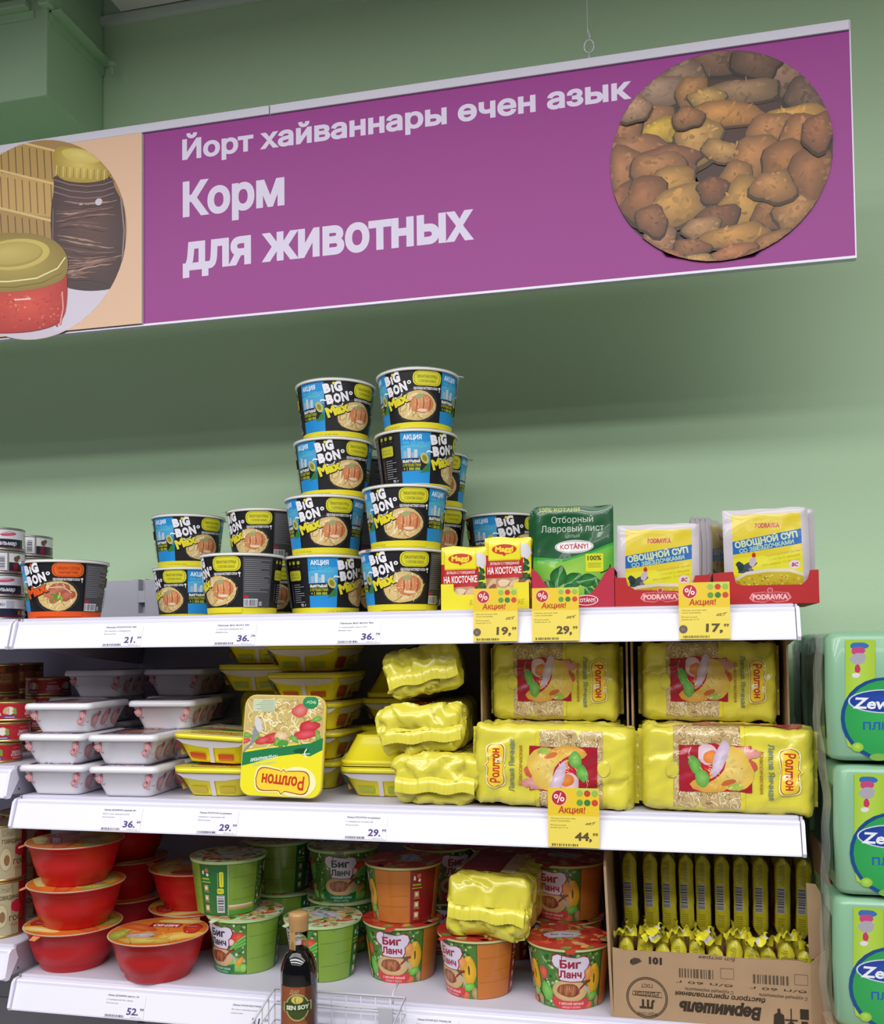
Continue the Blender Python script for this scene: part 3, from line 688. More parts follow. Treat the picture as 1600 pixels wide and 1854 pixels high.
def red_art():
    R, H = .046, .037; A = Art(); D = R*pi/180; P = lambda d: d*D
    A.rect(P(-180), .0045, P(180), H-.0045, '#b3232c')
    for d0 in (-30, 60, 150, -120):
        A.text('ЗАКУСКА', P(d0-14), .0165, .0046, '#f0dfe0', width=P(30), bold=.02); A.text('КОЛБАСНАЯ', P(d0-16), .0110, .0046, '#f0dfe0', width=P(36), bold=.02); A.rect(P(d0-13), .0070, P(d0+16), .0084, '#e0a0a4')
        A.poly(ell(P(d0), .0265, P(12), .0025, 12), '#c8323c'); A.line([(P(d0-10), .026), (P(d0+10), .027)], .0008, '#f0dfe0')
        A.poly(blobpts(P(d0+38), .0200, P(13), .0085, 0, random.Random(3), 14), '#c8a080'); A.poly(blobpts(P(d0+40), .0200, P(7), .0078, 0, random.Random(4), 14), '#eadbd8'); A.poly(blobpts(P(d0+50), .019, P(5), .006, 0, random.Random(5), 10, .3), '#7fa04a')
        A.rect(P(d0+24), .0062, P(d0+54), .0100, '#2b4f9c'); A.rect(P(d0+28), .0074, P(d0+50), .0086, '#cfd8f0')
    return A
redcan = Stock(make_can('appetizer_can', .046, .037, red_art(), GOLD))
GR = 'red sausage appetizer tins'
zl = -PITCH+.052+SZ
for k, (psi, lb) in enumerate(((10, 'bottom red appetizer tin at the front of the far left stack'), (14, 'middle red appetizer tin at the front of the far left stack'), (-80, 'upper red appetizer tin at the front of the far left stack, plain side out'))):
    canat(redcan, (41, 56, 66)[k], .065+.01*k, zl+k*.0378, psi, lb, GR, .046)
canat(redcan, 131, .285, zl, 0, 'hidden bottom red tin in the rear stack', GR, .046)
canat(redcan, 131, .285, zl+.0378, 0, 'hidden second red tin in the rear stack', GR, .046)
canat(redcan, 131, .285, zl+.0756, -14, 'red appetizer tin behind, left of the topmost white tray', GR, .046)
canat(redcan, 131, .285, zl+.1134, 140, 'darkest red tin on top of the rear stack in shelf shade', GR, .046)
def sard_art():
    R, H = .036, .060; A = Art(); D = R*pi/180; P = lambda d: d*D
    A.rect(P(-180), .0045, P(180), H-.0045, '#8c4a22'); A.rect(P(-180), .042, P(180), H-.0045, '#6a2a1c'); A.rect(P(-180), .0045, P(180), .018, '#7a2c18')
    for d0 in (20, -80, 120):
        A.rect(P(d0-26), .022, P(d0+30), .040, '#b07a48'); A.text('САРДЕЛЬ', P(d0-22), .0275, .0075, '#33201c', width=P(48)); A.poly(blobpts(P(d0), .048, P(9), .006, 0, random.Random(1), 10), '#c8582c'); A.poly(blobpts(P(d0+4), .049, P(3), .003, 0, random.Random(1), 8), '#4f7a30')
    return A
sard = Stock(make_can('fish_can', .036, .060, sard_art(), GOLD))
for k, lb in ((0, 'orange-brown fish tin at far left behind the red tins'), (1, 'second orange-brown fish tin stacked at far left'), ):
    canat(sard, 36, .19, zl+.04+k*.0605-.04+.0, 5, lb+' under the top shelf', 'orange-brown fish tins', .036)
canat(sard, 36, .19, zl+.121, 15, 'top orange-brown fish tin right under the topmost shelf at far left', 'orange-brown fish tins', .036)
canat(sard, 80, .34, zl+.121, 60, 'dim fish tin deep in the far left bay', 'orange-brown fish tins', .036)
canat(sard, 80, .34, zl+.0605, 60, 'dim fish tin below another, deep in the far left bay', 'orange-brown fish tins', .036)
canat(sard, 80, .34, zl, 60, 'dim lowest fish tin deep in the far left bay', 'orange-brown fish tins', .036)
def stew_art():
    R, H = .050, .102; A = Art(); D = R*pi/180; P = lambda d: d*D
    A.rect(P(-180), .0045, P(180), H-.0045, '#b5ac8c'); 
    for d0 in (30, 150, -90):
        A.rect(P(d0+26), .0045, P(d0+62), H-.0045, '#8c1c1c'); A.rect(P(d0+8), .0045, P(d0+26), H-.0045, '#9b9272')
        A.line([(P(d0-20), .094), (P(d0+14), .094), (P(d0+14), .083), (P(d0-20), .083), (P(d0-20), .094)], .0007, '#4c4634')
        A.text('СТАНДАРТ', P(d0-18), .0850, .0066, '#4c4634', width=P(30)); A.text('ГОВЯДИНА', P(d0-20), .0690, .0070, '#35301f', width=P(46), bold=.02)
        A.poly(blobpts(P(d0+20), .055, P(13), .011, .3, random.Random(6), 14, .2), '#b0243c'); A.text('ГОСТ', P(d0+4), .0290, .0090, '#4a2c20', width=P(38), bold=.02)
        A.text('ТУШЕНАЯ', P(d0+4), .0200, .0045, '#a8322c', width=P(34)); A.poly(ell(P(d0-12), .040, P(13), .022, 24), '#a39a78'); A.poly(ell(P(d0-12), .040, P(11.5), .020, 24), '#c8bf9c')
        A.poly(ell(P(d0-10), .038, P(6), .010, 24), '#8c6a4a')
    return A
stew = Stock(make_can('stew_can', .050, .102, stew_art(), GOLD))
z3_ = -2*PITCH+.05+SZ; GS = 'golden beef stew tins on the lowest far left shelf'
canat(stew, 49, .068, z3_, 12, 'golden stew tin at the bottom of the far left stack', GS, .05)
canat(stew, 50, .068, z3_+.1025, 4, 'golden stew tin on top of the front one at far left', GS, .05)
canat(stew, 95, .20, z3_, 40, 'golden stew tin in shade behind the front stack, lower', GS, .05)
canat(stew, 95, .20, z3_+.1025, 20, 'golden stew tin in shade behind the front stack, upper', GS, .05)
# ------------------------------------------------------------------ wrapped packs (bags, sachets)
def pack_fn(L, W, T, crump=0.0015, seed=0, end=0.014, flat=0.0012, r=None, freq=22.0, belly=0.0):
    """surface of a film pack: u along the length, v round the girth from the bottom front edge up; local x, depth y, height z from 0"""
    r = r or min(T, W)*0.28; ring = rrect(T, W, r, 6); ring = [(-x, y+W/2) for x, y in ring]
    # start at bottom-front corner and go up the front (front is y = -T/2)
    ring = [(-x, z) for x, z in ring]; n = len(ring)
    k0 = min(range(n), key=lambda i: (ring[i][0]+T/2)**2+(ring[i][1]-r)**2)
    ring = [ring[(k0+i) % n] for i in range(n)]
    if ring[3][1] < ring[0][1]: ring = [ring[0]]+ring[:0:-1]
    cum = [0.0]
    for i in range(n): a, b = ring[i], ring[(i+1) % n]; cum.append(cum[-1]+sqrt((a[0]-b[0])**2+(a[1]-b[1])**2))
    P = cum[-1]
    off = Vector((seed*7.31, seed*3.17, seed*1.7))
    def base(u, v):
        v = v % P; i = 0
        while i < n-1 and cum[i+1] < v: i += 1
        t = (v-cum[i])/(cum[i+1]-cum[i] or 1); a, b = ring[i], ring[(i+1) % n]
        y, z = a[0]+(b[0]-a[0])*t, a[1]+(b[1]-a[1])*t
        q = (abs(u)-(L/2-end))/end; q = max(0.0, min(1.0, q)); s = sqrt(max(0.0, 1-q**2.4)); s = max(s, flat/T)
        bl = 1+belly*(1-(2*u/L)**2)
        y2 = y*s*bl; z2 = z+(W/2-z)*0.10*q*q
        p = Vector((u, y2, z2)); m_ = crump*(0.35+0.65*(abs(2*u/L)**1.5))
        if m_ > 0:
            d = Vector((0, y/(T/2), (z-W/2)/(W/2))).normalized(); w_ = p*freq+off
            c1 = 1-abs(noise.noise(w_))*3.4; c2 = 1-abs(noise.noise(w_*2.3+Vector((3, 1, 7))))*3.4; c3 = noise.noise(w_*0.7)
            vp_ = noise.voronoi(w_*1.25)[1][0]; fc = noise.noise_vector(vp_*2.7+Vector((.3, .7, .1))).dot(w_*1.25-vp_)
            p += d*m_*(c1*0.5+c2*0.25+c3*1.0+fc*2.5)*(0.25 if q > .98 else 1)
        return p
    def f(u, v):
        e = 6e-4; p = base(u, v); du = base(u+e, v)-base(u-e, v); dv = base(u, v+e)-base(u, v-e)
        nn = du.cross(dv)
        return p, (nn.normalized() if nn.length > 1e-12 else Vector((0, -1, 0)))
    return f, P, base
def make_pack(name, cat, L, W, T, art, m, body_m, parent=None, nu=None, nv=None, crump=.0015, seed=0, end=.014, belly=0.0, cu=.006, seal=0.011, freq=22.0, t=None, r=None, droop=0.0):
    f, P, base = pack_fn(L, W, T, crump, seed, end, r=r, freq=freq, belly=belly)
    t = t or empty(name, (0, 0, 0), 'x', cat)
    nu = nu or max(10, int(L/cu)); nv = nv or max(12, int(P/cu)); vs_ = []; fs = []
    us = [-L/2]+[k*cu for k in range(-int(L/2/cu), int(L/2/cu)+1) if abs(k*cu) < L/2-1e-4]+[L/2]; nu = len(us)-1
    vl = [k*cu for k in range(int(P/cu)+1) if k*cu < P-1e-3]; nv = len(vl)
    for u in us:
        for q in vl: vs_.append(base(u, q))
    for i in range(nu):
        for j in range(nv): fs += [(i*nv+j, (i+1)*nv+j, (i+1)*nv+(j+1) % nv), (i*nv+j, (i+1)*nv+(j+1) % nv, i*nv+(j+1) % nv)]
    fs.append(tuple(range(nv))); fs.append(tuple(nu*nv+j for j in range(nv-1, -1, -1)))
    bm = bmesh.new(); bv = [bm.verts.new(v) for v in vs_]
    for q in fs: bm.faces.new([bv[i] for i in q])
    bmesh.ops.recalc_face_normals(bm, faces=bm.faces); from_bm('wrapper', bm, body_m, t, True, False)
    if seal > 0:
        for sg in (-1, 1):
            bm = bmesh.new(); n = 30; rows = []
            for k, q in enumerate((0, .25, .5, .75, 1.0)):
                row = []
                for j in range(n+1):
                    z = W*(0.055+0.89*j/n); wv = .0012*sin(j*2.1+seed)+.0018*sin(j*.6+seed*2)+(0.0004 if (k % 2) else -0.0004)
                    dx = seal*q*(1-0.35*abs(droop)*q*60 if droop else 1)
                    row.append(Vector((sg*(L/2-.001+dx), wv*q-droop*sg*0+(-droop*q if droop else 0), z+ (0.0006 if (j % 2 and k == 4) else 0))))
                rows.append(row)
            for sd in (-.00035, .00035):
                vv = [[bm.verts.new(p+Vector((0, sd, 0))) for p in row] for row in rows]
                for a in range(4):
                    for b in range(n): bm.faces.new((vv[a][b], vv[a+1][b], vv[a+1][b+1], vv[a][b+1]))
            bmesh.ops.remove_doubles(bm, verts=bm.verts, dist=1e-6)
            from_bm('end_seal', bm, body_m, t, True)
    if art is not None: art.build('printed_face', grid_map(f, cu), m, t, cu=cu, cv=cu, off=2.5e-4, eps=1.6e-5, diag=True)
    return t
def rollton_logo(A, cx, cy, w_, ang, txt='РОЛЛТОН'):
    ca, sa = cos(ang), sin(ang); T_ = lambda x, y: (cx+x*ca-y*sa, cy+x*sa+y*ca)
    def outline(k):
        pts = []; h = w_*.19*k; W2 = w_*.5*(1+(k-1)*.35)
        for i in range(41):
            x = -W2+2*W2*i/40; e = 1-(abs(x)/W2)**7; y = h*(0.86+0.30*abs(x/W2)**1.5+0.30*max(0, 1-abs(x/W2)*9))*max(e, 0)**.5; pts.append((x, y))
        return [T_(x, y) for x, y in pts]+[T_(-x, -y*(1.0 if abs(x) > W2*.12 else .86)) for x, y in pts[1:-1]]
    A.poly(outline(1.28), '#f3ecae', (cx, cy), '#f5efb8'); A.poly(outline(1.12), '#8e3a1c'); A.poly(outline(1.03), '#f5d23c'); 
    hh = w_*.17; x0, y0 = T_(0, -hh*.52); A.text(txt[0], *T_(-w_*.41, -hh*.62), hh*1.35, '#c2411f', width=w_*.12, ang=ang, bold=.03); A.text('оллтон', *T_(-w_*.28, -hh*.52), hh*1.15, '#c2411f', width=w_*.68, ang=ang, bold=.04)
def noodles(A, x0, y0, x1, y1, rnd, n, cols=('#f4e8c6', '#d8c08e', '#ecdcb0', '#b39460', '#faf3dc', '#e6d4a4', '#94744a'), w_=.0011, L=.016):
    A.rect(x0, y0, x1, y1, '#c4a876')
    for k in range(n):
        x, y = rnd.uniform(x0, x1), rnd.uniform(y0, y1); t = rnd.uniform(0, 6.28); b = rnd.uniform(-1, 1); l = L*rnd.uniform(.5, 1); pts = []
        for i in range(6):
            px_, py_ = x+l*(i/5-.5)*cos(t), y+l*(i/5-.5)*sin(t); t += b*.5
            pts.append((min(max(px_, x0+.0004), x1-.0004), min(max(py_, y0+.0004), y1-.0004)))
        A.line(pts, w_, rnd.choice(cols), hold=k % 8 != 0)
def bag_art():
    A = Art(); rnd = random.Random(11); Y = '#dccf3c'; h = .117; L2 = .125; v0 = -.006
    X = lambda q: -L2+2*L2*q; V = lambda q: v0+h*q
    noodles(A, X(.18), V(-.02), X(.575), V(1.22), rnd, 420)
    A.rect(X(.30), V(1.24), X(.95), V(1.55), '#b1463c'); A.rect(X(.62), V(1.26), X(.64), V(1.54), '#e8c23c'); A.rect(X(.66), V(1.26), X(.68), V(1.54), '#d8a23c')
    A.rect(X(.575), V(-.02), X(.60), V(1.2), Y)
    A.rect(X(.215), V(.20), X(.64), V(.80), '#a51e30')
    F_ = lambda x, y: (X(.215+.425*x), V(.20+.60*y))
    def bl(x, y, rx, ry, a, c, c2=None, n=16, irr=.12): A.poly(blobpts(*F_(x, y), .108*rx, .077*ry, a, rnd, n, irr), c, F_(x, y) if c2 else None, c2)
    bl(.90, .84, .20, .14, 0, '#d58a84', '#e8b0a8'); bl(.96, .56, .12, .12, 0, '#cf5a48'); bl(.60, .30, .34, .22, .2, '#d7a446', '#e7c368')
    bl(.44, .16, .26, .18, 0, '#d99c40', '#e9bf5c'); bl(.72, .50, .30, .44, .3, '#e0b94e', '#ecd27a'); bl(.66, .72, .10, .22, .2, '#e2c063', '#eed68a')
    bl(.44, .62, .20, .40, -.5, '#b81e36', '#d8283e'); bl(.40, .80, .15, .20, -.3, '#d9b9c6', '#efdfe8'); bl(.44, .74, .10, .14, -.3, '#dd7a3c', '#ee9a4c'); bl(.57, .72, .08, .40, -.35, '#cbb0cf', '#e6d6ea')
    bl(.22, .56, .075, .20, .3, '#55a03c', '#86c460'); bl(.32, .28, .10, .16, 0, '#5da644', '#94cc6c'); bl(.78, .10, .10, .08, 0, '#a6bf50'); bl(.68, .20, .10, .06, .3, '#cf6a34')
    for k in range(34): a = rnd.uniform(0, 3.1); p = F_(rnd.uniform(.3, .85), rnd.uniform(.04, .55)); A.line([p, (p[0]+.006*cos(a), p[1]+.006*sin(a))], .0008, rnd.choice(['#f2dc8c', '#c48a34', '#f7e8ac']), hold=k > 0)
    A.line([F_(.17, .95), F_(.13, .8), F_(.17, .62)], .0010, '#d8a0a8')
    A.poly(ell(X(.175), V(.47), .010, .013, 20), '#d4c860'); A.poly(ell(X(.175), V(.47), .0088, .0118, 20), '#dcd04c')
    A.text('Лапша Яичная', X(.735), V(.84), .0085, '#7d8a76', width=V(.84)-V(.12), ang=-pi/2, bold=.02); A.text('Классическая', X(.685), V(.72), .0058, '#b8862c', width=V(.72)-V(.20), ang=-pi/2, bold=.02)
    rollton_logo(A, X(.855), V(.48), .066, -pi/2)
    return A
BAGY = mat('yellow_film', '#dcd148', 0.22, coat=0.5, crease=1.0, cscale=24)
bagm = Stock(make_pack('noodle_bag', 'noodle bag', .256, .128, .088, bag_art(), FILM, BAGY, crump=.0054, seed=3, end=.015, seal=.007, freq=25, droop=.0, r=.014))
GB = 'yellow egg noodle bags on the middle shelf'
Z2 = -PITCH+SZ; Z3 = -2*PITCH+SZ
def bagfront(pxc, Y, z, flip, label, yaw=0.0, roll=0.0):
    x = at(pxc, 1107-(z+.12)/1.7*1740, Y).x
    if flip: rot = (0, pi+roll, yaw); zz = z+.130
    else: rot = (0, roll, yaw); zz = z+.002
    return bagm.put((x, Y, zz), rot=rot, label=label, group=GB)
bagfront(1311, .050, Z2, False, 'front yellow noodle bag at the right end of the middle shelf, logo right', .0, .012)
bagfront(1004, .050, Z2, True, 'front yellow noodle bag behind the yellow 44 promo tag, logo left', .0, .02)
CASES = [(874, 1134), (1146, 1424)]; CX = [((at(p, 1250, .105).x+at(q, 1250, .105).x)/2, (at(q, 1250, .105).x-at(p, 1250, .105).x)) for p, q in CASES]
def cased(i, Y, z, label, roll=0.0):
    o = bagm.put((CX[i][0], Y, z+.002), rot=(0, roll, 0), label=label, group=GB); o.scale = ((CX[i][1]-.010)/.272, 1, 1); return o
cased(1, .146, Z2, 'hidden rear noodle bag under the upper right one')
cased(1, .150, Z2+.131, 'upper yellow noodle bag at right behind the front one, logo right', .006)
cased(0, .146, Z2, 'hidden rear noodle bag under the upper left one')
cased(0, .150, Z2+.131, 'upper yellow noodle bag left of the cardboard divider, logo right')
cased(1, .245, Z2, 'rear row noodle bag in deep shade at right'); cased(0, .245, Z2, 'rear row noodle bag in deep shade left of the divider')
# bags lying with an end towards the aisle
def end_bag(px, py, z, seed, label, loc=None, rz=0.0, ry=0.0, T=.140, W=.079, L=.24):
    """a bag lying flat whose crimped end faces the viewer"""
    f, P, base = pack_fn(L, T, W, .0035, seed, .016, flat=.0010, r=.020, freq=13)
    t = empty('noodle_bag', (0, 0, 0), label, 'noodle bag', GB)
    # local frame of the pack: u length, z' = T (width), y' thickness -> world: length along Y, width along X, thickness up
    M_ = lambda p: Vector((p.z-T/2, p.x+L/2, p.y+W/2))
    nu, nv = 56, 76; bm = bmesh.new(); g = []
    for i in range(nu+1):
        q = i/nu; u = -L/2+L*(q**1.6)
        g.append([bm.verts.new(M_(base(u, P*j/nv))) for j in range(nv)])
    for i in range(nu):
        for j in range(nv): bm.faces.new((g[i][j], g[i+1][j], g[i+1][(j+1) % nv], g[i][(j+1) % nv]))
    bm.faces.new(g[0]); bm.faces.new(g[-1])
    rc = random.Random(seed*7+1); cr = []
    for k in range(26):                               # straight creases pressed into the near end
        a_ = rc.uniform(0, pi); cr.append((rc.uniform(-T/2, T/2), rc.uniform(0, W), cos(a_), sin(a_), rc.uniform(.008, .024), rc.choice((-1, 1, 1))*rc.uniform(.003, .009), rc.uniform(.02, .06)))
    for v in bm.verts:
        q = max(0, 1-(v.co.y)/.075); dy = dn = 0.0
        for (x0_, z0_, ca_, sa_, ww, am, ln) in cr:
            dx, dz = v.co.x-x0_, v.co.z-z0_; d = abs(dx*sa_-dz*ca_); al_ = abs(dx*ca_+dz*sa_)
            hgt = max(0, 1-d/ww)*max(0, 1-al_/(ln*1.6)); dy += am*hgt; dn += am*hgt
        c_ = Vector((v.co.x, 0, v.co.z-W/2)); c_ = c_.normalized() if c_.length > 1e-5 else c_
        w_ = v.co*36+Vector((seed*3.1, 0, seed)); vp_ = noise.voronoi(w_)[1][0]; fc = noise.noise_vector(vp_*2.7).dot(w_-vp_)*.020
        v.co.y -= max(-.010, min(fc, .005))*q; v.co += c_*max(-.006, min(.006, fc*.6))*(.35+.65*q)
        v.co.y -= max(-.011, min(dy, .0035))*q; v.co += c_*max(-.008, min(dn, .006))*.5*q
    from_bm('wrapper', bm, BAGY, t, True)
    bm = bmesh.new(); n = 44; rows = []; zc = W*.50
    for k, (dy, dz) in enumerate(((.000, .004), (-.0065, .001), (-.0085, -.006), (-.0092, -.013), (-.0092, -.020))):
        rows.append([Vector((-T/2*.93+T*.93*j/n, dy+.0018*sin(j*.45+seed)+.0009*sin(j*1.7), zc+dz+.002*sin(j*.33+seed*2)+(.0006 if k == 4 and j % 2 else 0))) for j in range(n+1)])
    for sd in (0, .0007):
        vv = [[bm.verts.new(p+Vector((0, sd, 0))) for p in row] for row in rows]
        for a in range(4):
            for b in range(n): bm.faces.new((vv[a][b], vv[a+1][b], vv[a+1][b+1], vv[a][b+1]))
    from_bm('end_seal', bm, mat('crimped_film', '#dfd44c', 0.22, coat=.5, crease=.5, cscale=30), t, True)
    B = Art(); B.rect(-.03, .030, .03, .20, '#8e1c28'); noodles(B, -.055, .030, -.032, .20, random.Random(seed), 50); noodles(B, .032, .030, .055, .20, random.Random(seed+1), 50)
    cen = T+W/2                                       # girth position of the upper face centre: front (T) then half the top
    # upper face of the lying pack is the y' = +W/2 side
    vt = P*0.5+T/2
    B.build('printed_top', lambda u, v: (M_(base(v-L/2, vt-u)), (M_(base(v-L/2, vt-u))-Vector((0, v, W/2))).normalized()), FILM, t, cu=.008, cv=.008, off=.0022)
    t.location = loc or (0, 0, 0); t.rotation_euler = (0, ry, rz)
    return t
g = onz(789, 1459, Z2); e3 = end_bag(0, 0, 0, 4, 'bottom yellow noodle bag of the end-on pile beside the upright packs', (g.x, .008, Z2+.002), rz=.05)
g2 = at(766, 1340, .02); e2 = end_bag(0, 0, 0, 9, 'middle yellow noodle bag of the end-on pile, tilted', (g2.x, .018, Z2+.082), rz=.10, ry=-.06)
g3 = at(772, 1245, .03); e1 = end_bag(0, 0, 0, 15, 'top crumpled yellow noodle bag of the end-on pile', (g3.x, .030, Z2+.180), rz=.16, ry=-.20, T=.126, W=.079)
# open cardboard cases behind the bags
CARD = mat('cardboard', '#a98a6b', 0.85, vary=.06, vscale=20, bump=.15, bscale=90)
for (pa, pb_, lb) in ((874, 1132, 'open brown cardboard case holding the left egg noodle bags'), (1146, 1424, 'open brown cardboard case holding the right egg noodle bags')):
    xc_, xw_ = CX[0 if pa < 1000 else 1]; xa, xb = xc_-xw_/2, xc_+xw_/2
    c = empty('cardboard_case', ((xa+xb)/2, .24, Z2), lb, 'cardboard box', 'cardboard cases behind the noodle bags')
    for sx in (xa-.003, xb): loc_box(c, 'side_panel', sx, sx+.003, .100, .385, Z2+.0005, Z2+.285, CARD)
    loc_box(c, 'back_panel', xa-.003, xb+.003, .385, .388, Z2+.0005, Z2+.285, CARD)

# ------------------------------------------------------------------ white noodle trays
FOAM = mat('white_foam', '#e4e2ea', 0.35, coat=.35, bump=.05, bscale=120)
def tray_side_maps(W0, D0, W1, D1, H, z0=0.0):
    """front and right side maps of a tapered tray: (u, v) with v up from the base"""
    def front(u, v): k = v/H; return Vector((u, -(D0+(D1-D0)*k)/2, z0+v)), Vector((0, -1, -.3)).normalized()
    def side(u, v): k = v/H; return Vector(((W0+(W1-W0)*k)/2, u, z0+v)), Vector((1, 0, -.3)).normalized()
    def left(u, v): k = v/H; return Vector((-(W0+(W1-W0)*k)/2, -u, z0+v)), Vector((-1, 0, -.3)).normalized()
    return front, side, left
def make_white():
    t = empty('noodle_tray', (0, 0, 0), 'x', 'noodle tray'); W1, D1, W0, D0, H = .128, .156, .092, .120, .054
    loft_rr('tray', [(W0-.012, D0-.012, 0, .010), (W0-.003, D0-.003, .001, .014), (W0, D0, .005, .016), (W1-.008, D1-.008, H-.012, .016), (W1-.006, D1-.006, H-.0118, .016)], FOAM, t)
    ld = loft_rr('lid', [(W1-.006, D1-.006, H-.0115, .014), (W1+.003, D1+.003, H-.0110, .015), (W1+.004, D1+.004, H-.006, .015), (W1, D1, H-.001, .014), (W1-.006, D1-.006, H, .012), (W1-.02, D1-.02, H+.0005, .010)], FOAM, t)
    A = Art(); A.poly(rr(-.052, -.068, .052, .068, .01), '#4a3658'); A.poly(blobpts(0, 0, .038, .06, 0, random.Random(1), 20), '#7b4a56', (0, 0), '#b08060'); A.text('ЛАПША', 0, -.07, .014, '#e8e4f0', al='c', bold=.04)
    A.build('printed_film', plane_map((0, 0, H+.0006), (1, 0, 0), (0, 1, 0)), GLOSS, ld)
    fr_, sd, lf = tray_side_maps(W0, D0, W1-.008, D1-.008, H-.012, 0); rnd = random.Random(8)
    def fig(A, x, y, s):
        A.poly(blobpts(x, y, .010*s, .013*s, .2, rnd, 14, .3), '#cf8f93', (x, y), '#dfb6b8'); A.poly(blobpts(x+.009*s, y+.010*s, .0045*s, .0045*s, 0, rnd, 10), '#b5566a')
        A.line([(x+.008*s, y-.012*s), (x+.012*s, y-.016*s), (x+.016*s, y-.011*s)], .0011, '#96404e'); A.line([(x-.006*s, y-.010*s), (x-.004*s, y-.002*s)], .0012, '#a84a5c'); A.line([(x+.002*s, y-.012*s), (x+.003*s, y-.001*s)], .0010, '#b5566a')
        A.line([(x+.004*s, y+.013*s), (x+.009*s, y+.016*s), (x+.014*s, y+.013*s)], .0009, '#8c3a48')
    for mp, pos in ((fr_, ((-.046, .031, .62), (.046, .031, .70), (.039, .021, .45))), (sd, ((-.040, .022, 1.05), (-.004, .023, 1.05), (.032, .022, 1.05))), (lf, ((-.04, .022, 1.),))):
        A = Art()
        for x, y, s in pos: fig(A, x, y, s)
        A.build('printed_side', mp, GLOSS, t, off=4e-4)
    return t
wt = Stock(make_white()); GW = 'white foam noodle trays on the middle shelf'; TH = .0545
def trayat(st, px, py, z, lab, grp, D=.19, rz=0.0, Yf=None, rot=None):
    """px, py: middle of the front bottom edge"""
    p = onz(px, py, z) if Yf is None else at(px, py, Yf)
    return st.put((p.x-sin(rz)*D/2, p.y+cos(rz)*D/2, z), rz, lab, grp)
def W_(px, lev, Yf, lab, rz=0.0): 
    z = Z2+lev*TH; p = at(px, 1443-lev*55, Yf); wt.put((p.x-sin(rz)*.060, Yf+.060, z+.0005), rz, lab, GW)
W_(101, 0, .016, 'white tray at the bottom left corner of the white pile', .04); W_(229, 0, .014, 'bottom white tray of the second column, next to yellow trays', .06)
W_(100, 1, .018, 'second-layer white tray at the left of the pile', .03); W_(227, 1, .020, 'second-layer white tray, dark film lid partly visible', .07)
W_(111, 2, .024, 'third-layer white tray at the front left of the pile', .08)
for k in range(2): W_(293+2*k, k, .130+.02*0, 'rear white tray under the tray next to the yellow cups, layer %s' % ('one', 'two')[k], .03)
W_(297, 2, .120, 'third-layer white tray standing behind, right of the front pile', .10)
for k in range(3): W_(146, k, .228, 'rear white tray column at left, layer %s hidden' % ('one', 'two', 'three')[k], .02)
W_(176, 3, .215, 'topmost white tray, fourth layer behind the front pile', .06)

for k in range(4): W_(318, k, .270, 'dim white tray at the very back of the white pile, layer %s' % ('one', 'two', 'three', 'four')[k], .02) if k != 2 else W_(322, 2, .272+.0, 'dim white tray behind the right rear one, third layer', .02)
